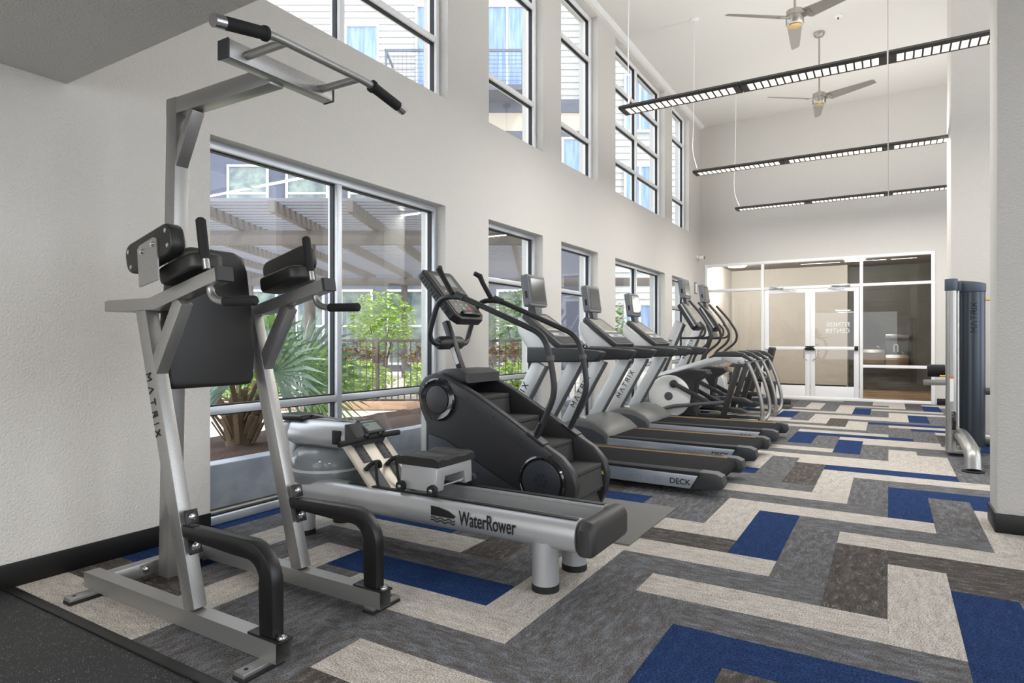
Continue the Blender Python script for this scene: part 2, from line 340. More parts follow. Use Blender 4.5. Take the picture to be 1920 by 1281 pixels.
# ------------------------------------------------------------------ windows of the left wall
def window(n, y0, y1, z0, z1, muls, trans, label):
    """aluminium frame set back in the opening, glass panes as children"""
    fw = .05; x0, x1 = XF - .05, XF + .05
    b = MB()
    b.box(x0, x1, y0, y0 + fw, z0, z1, .004); b.box(x0, x1, y1 - fw, y1, z0, z1, .004)
    b.box(x0, x1, y0 + fw, y1 - fw, z0, z0 + fw, .004); b.box(x0, x1, y0 + fw, y1 - fw, z1 - fw, z1, .004)
    ycut = [y0 + fw]
    for m_ in muls: b.box(x0, x1 + .002, m_ - fw / 2, m_ + fw / 2, z0 + fw, z1 - fw, .004); ycut += [m_ - fw / 2, m_ + fw / 2]
    ycut.append(y1 - fw)
    zc = [z0 + fw] + [v for t in trans for v in (t - fw / 2, t + fw / 2)] + [z1 - fw]
    for k in range(0, len(ycut), 2):
        for t in trans: b.box(x0, x1 - .002, ycut[k], ycut[k + 1], t - fw / 2, t + fw / 2, .004)
    f = struct(b.build('window_%d' % n, alumw if n > 5 else alum), label)
    for k in range(0, len(ycut), 2):
        for q in range(0, len(zc), 2):
            g = MB(); a, c, d, e = ycut[k], ycut[k + 1], zc[q], zc[q + 1]
            g.box(XF - .004, XF + .004, a, c, d, e).build('pane', pane_m, f, smooth=0)
            k_ = MB(); w = .009
            for (p, r_, s_, t_) in ((a, a + w, d, e), (c - w, c, d, e), (a + w, c - w, d, d + w), (a + w, c - w, e - w, e)): k_.box(XF - .02, XF + .02, p, r_, s_, t_)
            k_.build('gasket', gasket, f, smooth=0)
    return f
window(1, *LOW[0], ZL0, ZL1, [3.415], [.715], 'big two-bay window with low transom behind the rowing machine')
window(2, *LOW[1], ZL0, ZL1, [], [.75, 1.81], 'lower window beyond the stair climber')
window(3, *LOW[2], ZL0, ZL1, [], [.75, 1.81], 'narrow lower window behind the first two treadmills')
window(4, *LOW[3], ZL0, ZL1, [9.985], [.75], 'wide two-bay lower window behind the third treadmill')
window(5, *LOW[4], ZL0, ZL1, [], [.75, 1.81], 'last lower window before the end wall')
window(6, *UPP[0], ZU0, ZU1, [3.44], [3.965, 5.12], 'nearest clerestory window above the big lower window')
window(7, *UPP[1], ZU0, ZU1, [], [3.965, 5.12], 'second clerestory window from the camera')
window(8, *UPP[2], ZU0, ZU1, [], [3.965, 5.12], 'third clerestory window, single narrow bay')
window(9, *UPP[3], ZU0, ZU1, [9.994], [3.955, 4.53, 5.12], 'wide clerestory window with eight panes')
window(10, *UPP[4], ZU0, ZU1, [], [3.975, 5.15], 'farthest clerestory window by the end wall')
# white sill boards of the clerestory openings (the reveals themselves belong to the wall)
# ------------------------------------------------------------------ storefront at the far end, with the double door
def frame_rect(b, x0, x1, z0, z1, w, y0, y1, bev=.003):
    b.box(x0, x0 + w, y0, y1, z0, z1, bev); b.box(x1 - w, x1, y0, y1, z0, z1, bev)
    b.box(x0 + w, x1 - w, y0, y1, z0, z0 + w, bev); b.box(x0 + w, x1 - w, y0, y1, z1 - w, z1, bev)
SY0, SY1 = YB - .02, YB + .08
m1, m2, tz = -2.235, -0.455, 2.235
b = MB(); w = .055
frame_rect(b, GX0, GX1, 0, GZ, w, SY0, SY1)
for m_ in (m1, m2): b.box(m_ - w / 2, m_ + w / 2, SY0 - .002, SY1, w, GZ - w, .003)
for (a, c) in ((GX0 + w, m1 - w / 2), (m1 + w / 2, m2 - w / 2), (m2 + w / 2, GX1 - w)): b.box(a, c, SY0 + .002, SY1, tz - w / 2, tz + w / 2, .003)
b.box(m2 + w / 2, GX1 - w, SY0 + .002, SY1, .65, .65 + w, .003)
sf = struct(b.build('window_11', alumw), 'white aluminium storefront frame across the end wall')
for (a, c, d, e) in ((GX0 + w, m1 - w / 2, w, tz - w / 2), (GX0 + w, m1 - w / 2, tz + w / 2, GZ - w), (m1 + w / 2, m2 - w / 2, tz + w / 2, GZ - w), (m2 + w / 2, GX1 - w, tz + w / 2, GZ - w), (m2 + w / 2, GX1 - w, .65 + w, tz - w / 2), (m2 + w / 2, GX1 - w, w, .65)):
    MB().box(a, c, YB + .025, YB + .033, d, e).build('pane', pane_d, sf, smooth=0)
whitep = mat('white_letter_vinyl', (238, 238, 238), .6)
dm = (m1 + m2) / 2
for n, (a, c, hinge) in enumerate(((m1 + w / 2 + .012, dm - .004, -1), (dm + .004, m2 - w / 2 - .012, 1))):
    d0 = MB(); zt = tz - w / 2 - .01; y0, y1 = YB - .008, YB + .04
    st = .085; d0.box(a, a + st, y0, y1, .008, zt, .003); d0.box(c - st, c, y0, y1, .008, zt, .003)
    d0.box(a + st, c - st, y0, y1, .008, .27, .003); d0.box(a + st, c - st, y0, y1, zt - .075, zt, .003)
    dr = struct(d0.build('door_%d' % (n + 1), alumw), ['left leaf of the glazed double door', 'right leaf of the glazed double door, lettered glass'][n])
    MB().box(a + st, c - st, YB + .012, YB + .02, .27, zt - .075).build('pane', pane_d, dr, smooth=0)
    pb = MB().box(a + .02, c - .02, YB - .05, YB - .02, .985, 1.05, .008).build('push_bar', alumw, dr)
    xb = c - .035 if n == 0 else a + .035
    MB().box(xb - .045, xb + .045, YB - .062, YB - .012, .975, 1.06, .006).build('bar_end_cap', blackm, pb)
    if n == 1: MB().box(c - .075, c - .01, YB - .062, YB - .012, .975, 1.06, .006).build('bar_end_cap', blackm, pb)
    xh = c - .05 if n == 0 else a + .05; sg = -1 if n == 0 else 1
    MB().tube(smooth_path([(xh, YB - .01, .78), (xh, YB - .07, .78), (xh + sg * .06, YB - .07, .82), (xh + sg * .06, YB - .07, 1.0), (xh, YB - .07, 1.04), (xh, YB - .01, 1.04)], .03), .009, 8).build('pull_handle', steel, dr)
    cl = MB().box(a + (.1 if n == 0 else .38), a + (.36 if n == 0 else .7), YB - .05, YB - .01, zt + .02, zt + .065, .004).build('door_closer', steel, dr)
    MB().bar((a + .3, YB - .03, zt + .01), (a + .62, YB - .07, zt - .02), .02, .012).build('closer_arm', steel, dr)
    if n == 1:
        font_text('FITNESS\nCENTER', (c - st - .07, YB + .010, 1.44), (-1, 0, 0), (0, 0, 1), .122, whitep, dr, sx=.95)
# hall beyond the glass
beige = mat('hall_beige_paint', (206, 203, 197), .85); tile = mat('hall_tile', (92, 92, 86), .45, rgb2=(104, 104, 97), scale=3)
YH = 16.9
struct(MB().box(XW, -.87, YH, YH + .15, 0, 3.0).build('wall_hall', beige, smooth=0), 'beige hall wall behind the double door')
struct(MB().box(-.87, -.85, YH - .02, YH + .6, 0, 3.0).build('wall_hall_corner', beige, smooth=0), 'narrow beige corner return in the hall')
th = struct(MB().box(-.85, 3.2, YH + .55, YH + .7, 0, 3.0).build('wall_hall_tiled', mat('tile_grout', (120, 118, 112), .8), smooth=0), 'dark grey tiled hall wall behind the drinking fountain')
tw, thh = .60, .30
for r_ in range(10):
    for c_ in range(-1, 7):
        x0 = -.85 + c_ * tw + (tw / 2 if r_ % 2 else 0); x1 = x0 + tw - .004; x0 = max(x0, -.85); x1 = min(x1, 3.2)
        if x1 - x0 > .02: MB().box(x0, x1, YH + .543, YH + .55, r_ * thh + .002, (r_ + 1) * thh - .002, .0015, 1).build('tile', tile, th)
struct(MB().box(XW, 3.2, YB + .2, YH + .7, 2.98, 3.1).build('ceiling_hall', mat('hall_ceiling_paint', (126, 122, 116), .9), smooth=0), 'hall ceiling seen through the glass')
fl = struct(MB().box(XW, 3.2, YB + .1, YH + .7, -.1, -.006).build('floor_hall', mat('hall_subfloor', (90, 70, 50), .8), smooth=0), 'wood plank hall floor beyond the glass')
woods = [mat('wood_plank_%d' % k, c_, .45, rgb2=c2, scale=6, stretch=(1, 12, 1)) for k, (c_, c2) in enumerate((((178, 150, 118), (160, 132, 102)), ((150, 122, 94), (132, 106, 80)), ((196, 170, 138), (178, 152, 120))))]
rw = random.Random(5); wm = {}
for r_ in range(22):
    y0 = YB + .12 + r_ * .16; x = XW - rw.random() * .9
    while x < 3.2:
        x0, x1 = max(x, XW), min(x + 1.1, 3.2); x += 1.1
        if x1 - x0 > .02: MB().box(x0, x1 - .003, y0, y0 + .157, -.006, 0).build('wood_plank', rw.choice(woods), fl, smooth=0)
struct(MB().box(XW, -.87, YH - .012, YH, 0, .1).build('baseboard_hall', blackbase, smooth=0), 'black baseboard of the beige hall wall')
struct(MB().box(3.2, 3.3, YB + .2, YH + .7, 0, 3.0).build('wall_hall_right', beige, smooth=0), 'right end wall of the hall')
domem = mat('dome_light_glow', (255, 248, 236), .5, emit=5)
for k, x_ in enumerate((-3.02, -.62)):
    t = thing('dome_light', ['round ceiling dome light in the hall, left one', 'round ceiling dome light in the hall, right one above the door'][k], 'ceiling light', (x_, 15.1, 2.98), group='hall dome lights')
    MB().lathe([(.24, 0), (.24, -.02), (.22, -.03)], (x_, 15.1, 2.98), n=28).build('rim', alumw, t)
    MB().lathe([(.22, -.03), (.215, -.075), (.19, -.10), (.02, -.11)], (x_, 15.1, 2.98), n=28).build('diffuser', domem, t)
    ld = bpy.data.lights.new('dome_lamp', 'POINT'); ld.energy = 105; ld.color = (1, .97, .94); ld.shadow_soft_size = .2
    lo = bpy.data.objects.new('dome_lamp', ld); COL.objects.link(lo); lo.location = (x_, 15.1, 2.70)
# drinking fountain
FX, FY = .02, YH + .54
t = thing('drinking_fountain', 'stainless two-level drinking fountain with bottle filler in the hall', 'drinking fountain', (FX, FY, 0.5))
for (dx, z0, wd) in ((-.33, .62, .46), (.14, .50, .46)):
    MB().prism([(FY, z0), (FY, z0 + .34), (FY - .44, z0 + .34), (FY - .46, z0 + .27), (FY - .30, z0)], FX + dx - wd / 2, FX + dx + wd / 2, 'x', .008).build('basin', steel, t)
    MB().tube(smooth_path([(FX + dx + .12, FY - .25, z0 + .34), (FX + dx + .12, FY - .25, z0 + .41), (FX + dx + .06, FY - .25, z0 + .41)], .03), .01, 8).build('spout', chrome, t)
MB().box(FX - .09, FX + .37, FY - .03, FY, .84, 1.30, .008).build('back_plate', plastg, t)
MB().box(FX - .10, FX + .38, FY - .14, FY - .03, 1.22, 1.32, .012).build('bottle_filler', steel, t)
MB().tube(smooth_path([(FX + .08, FY - .06, .90), (FX + .08, FY - .06, 1.08), (FX + .16, FY - .06, 1.08), (FX + .16, FY - .06, .90)], .04), .012, 8).build('bottle_guide', alumw, t)

# ------------------------------------------------------------------ linear pendant lights
lcell = mat('lamp_cell_glow', (255, 247, 232), .5, emit=1.1)
lhouse = mat('lamp_housing_grey', (74, 72, 69), .5, .2)
ZLT = 3.555
def pendant(yc, label, cords):
    x0 = -2.40; seg = 1.195; t = thing('pendant_light', label, 'pendant light', (x0, yc, ZLT), group='linear pendant lights')
    n = 4; W2 = .13
    for k in range(n):
        a = x0 + k * seg + (.0 if k == 0 else .006); c = x0 + (k + 1) * seg - .006
        h = MB(); prof = [(yc - W2, ZLT + .012), (yc - W2 * .75, ZLT), (yc - .085, ZLT), (yc - .085, ZLT + .02), (yc + .085, ZLT + .02), (yc + .085, ZLT), (yc + W2 * .75, ZLT), (yc + W2, ZLT + .012), (yc + W2 * .8, ZLT + .04), (yc + .03, ZLT + .052), (yc - .03, ZLT + .052), (yc - W2 * .8, ZLT + .04)]
        h.prism(prof, a, c, 'x')
        ho = h.build('housing', lhouse, t, smooth=30)
        for e0 in (a, c - .055): MB().box(e0, e0 + .055, yc - .086, yc + .086, ZLT - .001, ZLT + .02).build('end_blank', lhouse, ho, smooth=0)
        nc = 17; cw = (c - a - .11) / nc
        for q in range(nc):
            p0 = a + .055 + q * cw
            MB().box(p0 + .005, p0 + cw - .005, yc - .080, yc + .080, ZLT + .004, ZLT + .010).build('light_cell', lcell, ho, smooth=0)
            if q: MB().box(p0 - .007, p0 + .007, yc - .085, yc + .085, ZLT, ZLT + .02).build('louver_blade', lhouse, ho, smooth=0)
        for nm_, dz, en in (('lamp_down', -.012, 20), ('lamp_up', .09, 9)):
            ld = bpy.data.lights.new(nm_, 'AREA'); ld.shape = 'RECTANGLE'; ld.size = seg * .9; ld.size_y = .1; ld.energy = en; ld.color = (1, .975, .94)
            lo = bpy.data.objects.new(nm_, ld); COL.objects.link(lo); lo.location = ((a + c) / 2, yc, ZLT + dz)
            if dz > 0: lo.rotation_euler = (math.pi, 0, 0)
    for pts in cords: MB().tube(smooth_path(pts, .25, 6), .006, 6).build('power_cord', alumw, t)
    for xx_ in (x0 + seg * 2, x0 + seg * 3.95):
        MB().tube([(xx_, yc, ZLT + .06), (xx_, yc, ZC)], .0022, 5).build('hanging_wire', steel, t)
    MB().lathe([(.06, 0), (.06, -.012), (.02, -.02)], (cords[0][0][0], cords[0][0][1], ZC), n=16).build('ceiling_rose', alumw, t)
    return t
pendant(6.22, 'nearest of three long grey linear pendant lights', [[(-2.36, 6.35, ZC), (-2.37, 6.3, 4.3), (-2.33, 6.22, ZLT + .06)]])
pendant(9.07, 'middle of three long grey linear pendant lights', [[(-2.40, 9.07, ZC), (-2.42, 9.07, 4.2), (-2.44, 9.07, 3.9), (-2.36, 9.07, ZLT + .06)]])
pendant(11.93, 'farthest of three long grey linear pendant lights', [[(-2.40, 11.93, ZC), (-2.42, 11.93, 4.5), (-2.45, 11.93, 3.9), (-2.34, 11.93, ZLT + .06)]])
# added fill lamps shaped as ceiling panels, out of view behind the camera
for k, (x_, y_) in enumerate(((-1.6, -1.2), (1.6, -1.2), (-1.6, -3.0), (1.6, -3.0))):
    t = thing('fill_panel', 'added unseen square fill lamp, %s of the low ceiling' % ['near left', 'near right', 'rear left', 'rear right'][k], 'ceiling light', (x_, y_, ZS), group='added fill lamps')
    MB().box(x_ - .31, x_ + .31, y_ - .31, y_ + .31, ZS - .008, ZS, .003).build('frame', alumw, t)
    MB().box(x_ - .28, x_ + .28, y_ - .28, y_ + .28, ZS - .012, ZS - .008).build('diffuser', lcell, t, smooth=0)
    ld = bpy.data.lights.new('fill_lamp', 'AREA'); ld.size = .55; ld.energy = 38; ld.color = (1, .98, .95)
    lo = bpy.data.objects.new('fill_lamp', ld); COL.objects.link(lo); lo.location = (x_, y_, ZS - .02)

# ------------------------------------------------------------------ ceiling fans
nickel = mat('brushed_nickel', (176, 172, 164), .3, .9, rgb2=(188, 184, 176), scale=60, stretch=(1, 1, 8))
blade_m = mat('fan_blade_silver', (146, 142, 136), .4, .5)
def fan(x, y, zb, rot, label):
    t = thing('ceiling_fan', label, 'ceiling fan', (x, y, zb), group='brushed nickel ceiling fans')
    MB().lathe([(.075, 0), (.075, -.035), (.06, -.06), (.02, -.07)], (x, y, ZC), n=24).build('canopy', nickel, t)
    MB().tube([(x, y, ZC - .05), (x, y, zb + .12)], .013, 10).build('down_rod', nickel, t)
    MB().lathe([(.02, .14), (.045, .12), (.09, .10), (.095, .045), (.095, .035), (.09, .03), (.095, .025), (.095, -.05), (.088, -.06), (.02, -.065)], (x, y, zb), n=28).build('motor_housing', nickel, t)
    MB().lathe([(.07, -.061), (.07, -.07), (.02, -.072)], (x, y, zb), n=20).build('bottom_cap', mat('brass_cap', (190, 165, 110), .3, .9), t)
    for k in range(3):
        a = rot + k * 2 * math.pi / 3; M = Matrix.Translation((x, y, zb + .02)) @ Matrix.Rotation(a, 4, 'Z') @ Matrix.Rotation(math.radians(-18), 4, 'X')
        g = MB(); g.prism([(.13, -.085), (.13, .06), (.16, .085), (.74, .055), (.80, .045), (.80, -.03), (.77, -.045)], -.004, .004, 'z', .002, 1)
        bmesh.ops.transform(g.bm, matrix=M, verts=g.bm.verts); bl = g.build('blade', blade_m, t)
        g = MB(); g.prism([(.07, -.03), (.07, .03), (.19, .045), (.19, -.045)], -.010, -.004, 'z')
        for (px, py) in ((.155, .03), (.155, -.03), (.18, 0)): g.lathe([(.008, -.013), (.008, -.004)], (px, py, 0), n=8)
        bmesh.ops.transform(g.bm, matrix=M, verts=g.bm.verts); g.build('blade_bracket', nickel, t)
fan(-.90, 10.43, 4.78, math.radians(96), 'far brushed nickel three-blade ceiling fan')
fan(-.91, 7.675, 4.78, math.radians(96), 'near brushed nickel three-blade ceiling fan at the top edge')
t = thing('smoke_detector', 'small white detector on the high ceiling near the far fan', 'detector', (-.62, 10.0, ZC))
MB().lathe([(.06, 0), (.055, -.03), (.02, -.04)], (-.62, 10.0, ZC), n=16).build('body', alumw, t)
MB().box(-.63, -.61, 9.99, 10.01, ZC - .06, ZC - .03).build('sensor', plast, t)
# security camera and small notice on the left wall
t = thing('security_camera', 'small white dome security camera high on the left wall', 'camera', (XW, 13.45, 2.95))
MB().lathe([(.045, 0), (.045, .02), (.03, .03)], (XW, 13.45, 2.95), 'x', 16).build('mount', alumw, t)
hd = MB().lathe([(.01, 0), (.04, .01), (.045, .06), (.04, .10)], (XW + .05, 13.45, 2.93), 'x', 16).build('head', alumw, t)
MB().lathe([(.034, .10), (.03, .105), (.005, .106)], (XW + .05, 13.45, 2.93), 'x', 16).build('lens', gasket, hd)
t = thing('wall_notice', 'small grey framed notice on the left wall near the corner', 'notice', (XW, 13.33, 2.26))
MB().box(XW, XW + .015, 13.25, 13.41, 2.16, 2.40, .003).build('frame', plastg, t)
MB().box(XW + .015, XW + .018, 13.27, 13.39, 2.18, 2.38).build('sheet', whitem, t, smooth=0)
# ------------------------------------------------------------------ courtyard outside (axes turned against the room: x lateral, y depth)
def ext(name, label, cat, lat, d, z=0, group=None):
    p = RT * lat + FW * d; return thing(name, label, cat, (p.x, p.y, z), YAW, group, local=True)
conc = mat('planter_concrete', (150, 154, 162), .85, rgb2=(172, 175, 182), scale=5, bump=.2, bscale=30)
mulch = mat('bark_mulch', (92, 70, 58), .95, rgb2=(58, 44, 38), scale=70, bump=.8, bscale=60)
walk = mat('pale_walk', (222, 212, 200), .9, rgb2=(206, 196, 184), scale=8)
struct(MB().box(-40, XO, -12, 45, -.2, -.01).build('ground', walk, smooth=0), 'pale concrete courtyard ground outside the windows')
t = thing('planter_wall', 'low grey concrete planter wall just outside the big window', 'planter', (-3.98, 4, 0))
MB().box(-4.10, -3.95, 1.0, 13.5, 0, .305, .01).build('wall_body', conc, t)
b = MB(); rm = random.Random(2)
nx, ny = 16, 50; gv = [[b.bm.verts.new((-4.10 - 1.15 * i / nx, 1.0 + 7.4 * j / ny, .262 + rm.random() * .035)) for j in range(ny + 1)] for i in range(nx + 1)]
for i in range(nx):
    for j in range(ny): b.bm.faces.new((gv[i][j], gv[i][j + 1], gv[i + 1][j + 1], gv[i + 1][j]))
tag(b.build('mulch_bed', mulch), 'brown bark mulch bed behind the planter wall', 'mulch', kind='stuff')
tanm = mat('tan_kerb', (196, 160, 132), .85, rgb2=(180, 146, 120), scale=6)
t = ext('kerb', 'low tan kerb at the foot of the courtyard fence', 'kerb', 0, 10.6)
MB().box(-9, .9, -.12, .08, 0, .13, .01).build('kerb_stone', tanm, t)
# fence
fm = mat('fence_bronze', (92, 82, 76), .5, .2)
t = ext('courtyard_fence', 'dark bronze picket fence across the courtyard', 'fence', 0, 10.85)
for k in range(-6, 2): MB().box(k * 1.55 - .82, k * 1.55 - .77, -.025, .025, 0, 1.22, .003).build('post', fm, t)
for z0 in (.10, 1.14): MB().box(-9, 1.2, -.02, .02, z0, z0 + .05, .003).build('rail', fm, t)
pk = MB().box(-.009, .009, -.009, .009, .12, 1.16).build('picket', fm, t, smooth=0)
for k in range(-82, 11):
    o = pk if k == -82 else pk.copy()
    if k > -82: COL.objects.link(o)
    o.location = (k * .11, 0, 0)
# pergola
pgm = mat('pergola_taupe', (104, 97, 93), .6); pgl = mat('pergola_slat', (118, 118, 126), .6)
t = ext('pergola', 'taupe steel pergola with slatted roof over the courtyard', 'pergola', 0, 11.5)
for (y0, lab) in ((0, 'front'), (8.5, 'rear')):
    MB().box(-12, 2.2 if y0 == 0 else 6, y0 - .07, y0 + .07, 2.93, 3.19, .005).build('beam', pgm, t)
    for x_ in (-8.6, -3.73, 1.6) if y0 == 0 else (-8.4, -3.45, 1.4): MB().tube([(x_, y0 + .02, 0), (x_, y0 + .02, 2.93)], .10, 16).build('post', pgm, t)
for k in range(8):
    x_ = -8.75 + k * 1.23; x1_ = x_ + .35 + .06
    MB().prism([(x_, -1.7), (x_ + .1, -1.7), (x1_ + .1, 9.4), (x1_, 9.4)], 3.19, 3.37, 'z').build('rafter', pgm, t, smooth=0)
for k in range(46):
    y_ = -1.6 + k * .24
    MB().box(-12, .9, y_, y_ + .06, 3.37, 3.43).build('slat', pgl, t, smooth=0)
# courtyard building
fac = mat('facade_blue_grey', (82, 86, 100), .8, rgb2=(88, 92, 106), scale=1.5); sid = mat('siding_white', (184, 183, 180), .75)
beigef = mat('facade_beige', (196, 182, 164), .8); wfr = mat('window_frame_white', (205, 205, 205), .5)
wgl = mat('far_window_glass', (70, 84, 92), .08, 0, rgb2=(128, 142, 132), scale=2.2, spec=.9); wglb = mat('far_window_curtain', (96, 128, 176), .15, 0, rgb2=(140, 166, 204), scale=3, stretch=(4, 1, .3), spec=.8)
t = ext('courtyard_building', 'blue-grey and white apartment building across the courtyard', 'building', 0, 24)
MB().box(-22, 3.3, 0, 6, -.2, 9.25).build('lower_wall', fac, t, smooth=0)
MB().box(-22, 3.3, 0, 6, 9.25, 9.95).build('band', beigef, t, smooth=0)
MB().box(-22, 3.3, -.05, 6, 9.95, 10.45).build('cornice', fac, t, smooth=0)
wing = MB().box(3.3, 14, -.5, 6, -.2, 20).build('white_wing', sid, t, smooth=0)
for k in range(46): MB().prism([(-.5, 2.5 + k * .25), (-.535, 2.5 + k * .25), (-.505, 2.74 + k * .25), (-.5, 2.74 + k * .25)], 3.3, 14, 'x').build('siding_board', sid, wing, smooth=0)
up = MB().box(-22, 3.3, .25, 6, 10.45, 20).build('upper_wall', sid, t, smooth=0)
for k in range(38): MB().prism([(.25, 10.47 + k * .25), (.215, 10.47 + k * .25), (.245, 10.71 + k * .25), (.25, 10.71 + k * .25)], -22, 3.3, 'x').build('siding_board', sid, up, smooth=0)
def wwin(x0, x1, z0, z1): fwin(x0, x1, z0, z1, -.55, True, wglb)
def fwin(x0, x1, z0, z1, y_=0, mid=True, gl=wgl, rows=0):
    b = MB(); w = .09; ya, yb = y_ - .06, y_ + .02
    b.box(x0, x0 + w, ya, yb, z0, z1); b.box(x1 - w, x1, ya, yb, z0, z1); b.box(x0 + w, x1 - w, ya, yb, z0, z0 + w); b.box(x0 + w, x1 - w, ya, yb, z1 - w, z1)
    if mid: b.box((x0 + x1) / 2 - .04, (x0 + x1) / 2 + .04, ya, yb, z0 + w, z1 - w)
    if rows: b.box(x0 + w, x1 - w, ya + .01, yb, z0 + (z1 - z0) * rows, z0 + (z1 - z0) * rows + .08)
    f = b.build('window', wfr, t, smooth=0)
    MB().box(x0 + w, x1 - w, y_ - .02, y_ + .01, z0 + w, z1 - w).build('pane', gl, f, smooth=0)
for (x0, x1) in ((-13.6, -12.0), (-10.95, -9.35), (-8.7, -7.05), (-6.3, -4.7)): fwin(x0, x1, 5.4, 7.95, mid=False, rows=.55)
for (x0, x1) in ((-13.2, -11.7), (-10.2, -9.0), (-8.3, -7.2), (-6.6, -5.35), (-4.8, -3.3), (-2.2, -.9), (-.6, 1.3)): fwin(x0, x1, .25, 3.15, mid=False, rows=.5)
for (x0, x1) in ((-3.6, -2.0), (-.6, 1.0)): fwin(x0, x1, 5.4, 7.95, mid=False, rows=.55)
for (x0, x1, z0, z1) in ((-9.6, -8.4, 11.9, 13.4), (-6.5, -5.15, 11.9, 13.45), (1.9, 2.9, 6.9, 9.0)): fwin(x0, x1, z0, z1, .22 if z0 > 10 else 0, False, wglb)
for (x0, x1) in ((-3.75, -2.3), (-1.0, .62)): fwin(x0, x1, 10.6, 14.2, .22, True, wglb)
for (x0, x1, z0) in ((4.2, 5.4, 9.0), (4.2, 5.4, 5.6), (6.6, 7.8, 9.0), (6.6, 7.8, 5.6), (4.2, 5.4, .4), (6.6, 7.8, .4)): wwin(x0, x1, z0, z0 + 2.2)
brm = mat('balcony_rail_grey', (92, 98, 116), .5)
for (x0, x1) in ((-4.65, -2.2), (-1.3, .42)):
    MB().box(x0, x1, -1.2, .2, 10.35, 10.55).build('balcony_slab', fac, t, smooth=0)
    r_ = MB()
    r_.box(x0, x1, -1.2, -1.14, 11.75, 11.85); r_.box(x0, x0 + .06, -1.2, .2, 11.75, 11.85)
    r_.box(x0, x0 + .08, -1.2, -1.12, 10.55, 11.75); r_.box(x1 - .08, x1, -1.2, -1.12, 10.55, 11.75)
    ro = r_.build('balcony_rail', brm, t, smooth=0)
    q = MB()
    for k in range(1, int((x1 - x0) / .16)): q.box(x0 + k * .16 - .006, x0 + k * .16 + .006, -1.18, -1.165, 10.6, 11.75)
    for k in range(1, 8): q.box(x0 + .08, x1 - .08, -1.18, -1.165, 10.55 + k * .15, 10.562 + k * .15)
    q.build('balcony_mesh', brm, ro, smooth=0, kind='stuff')
MB().box(-9.9, -9.6, .1, .25, 14.2, 14.7, .02).build('wall_lamp', plastg, t)

# plants
def leafmat(name, c1, c2): return mat(name, c1, .55, rgb2=c2, scale=9, detail=1)
def foliage(parent, name, m, c, r, n, size, seed, flat=1.0):
    rn = random.Random(seed); b = MB()
    for k in range(n):
        a = rn.random() * 6.283; cz = rn.uniform(-1, 1); q = math.sqrt(1 - cz * cz); rr = rn.random() ** .4
        p = Vector((c[0] + r[0] * rr * q * math.cos(a), c[1] + r[1] * rr * q * math.sin(a), c[2] + r[2] * rr * cz))
        M = Matrix.Translation(p) @ Matrix.Rotation(rn.random() * 6.28, 4, 'Z') @ Matrix.Rotation(rn.uniform(-.9, .9) * flat, 4, 'X') @ Matrix.Rotation(rn.uniform(-.6, .6), 4, 'Y')
        s_ = size * rn.uniform(.6, 1.3)
        b.poly([M @ Vector(v) for v in ((-s_, 0, 0), (0, -s_ * .42, s_ * .1), (s_, 0, 0), (0, s_ * .42, s_ * .1))])
    return b.build(name, m, parent, smooth=0, kind='stuff')
lg = leafmat('leaf_bright', (150, 186, 70), (196, 222, 110)); lm_ = leafmat('leaf_mid', (88, 128, 56), (128, 164, 76)); ll = leafmat('leaf_lime', (166, 206, 64), (204, 232, 96)); lr = leafmat('leaf_red', (168, 84, 64), (120, 140, 70)); bark = mat('bark', (104, 84, 66), .9, bump=.5, bscale=30)
def bush(lat, d, zc, r, n, m, label, seed, trunk=True, size=.07):
    t = ext('leafy_bush', label, 'bush', lat, d)
    if trunk:
        for k, (dx, dy) in enumerate(((-.1, 0), (.06, .05), (.14, -.04))): MB().tube([(dx * .4, dy * .4, 0), (dx, dy, zc * .5), (dx * 2.5, dy * 3, zc)], [.03, .022, .012], 6).build('stem', bark, t)
    foliage(t, 'foliage', m, (0, 0, zc), r, n, size, seed)
bush(-2.85, 13.6, 1.55, (.78, .7, .72), 1500, lg, 'round bright green shrub in the courtyard beside the window mullion', 1)
bush(-5.5, 13.4, 1.35, (.6, .6, .7), 900, lm_, 'green shrub seen past the exercise tower pad', 2)
bush(.15, 14.2, 1.5, (.8, .7, .9), 1100, lm_, 'green shrub seen through the second lower window', 3)
bush(2.6, 17.0, 1.4, (.8, .7, .9), 700, lm_, 'green shrub seen through the third lower window', 4)
for k, (lat, lab) in enumerate(((-3.2, 'behind the fence right of the palm'), (-1.75, 'behind the fence at the first window edge'), (-.1, 'behind the fence in the second window'))):
    bush(lat, 12.75, .85, (.6, .28, .28), 500, lr, 'red flowering shrub ' + lab, 10 + k, False, .06)
for k, (lat, lab) in enumerate(((-5.0, 'left of the palm fronds'), (-2.9, 'below the red flowers by the mullion'), (-1.35, 'at the right edge of the big window'), (.2, 'in the second lower window'))):
    bush(lat, 11.75, .42, (.72, .30, .40), 1500, ll, 'low lime green groundcover clump ' + lab, 20 + k, False, .06)
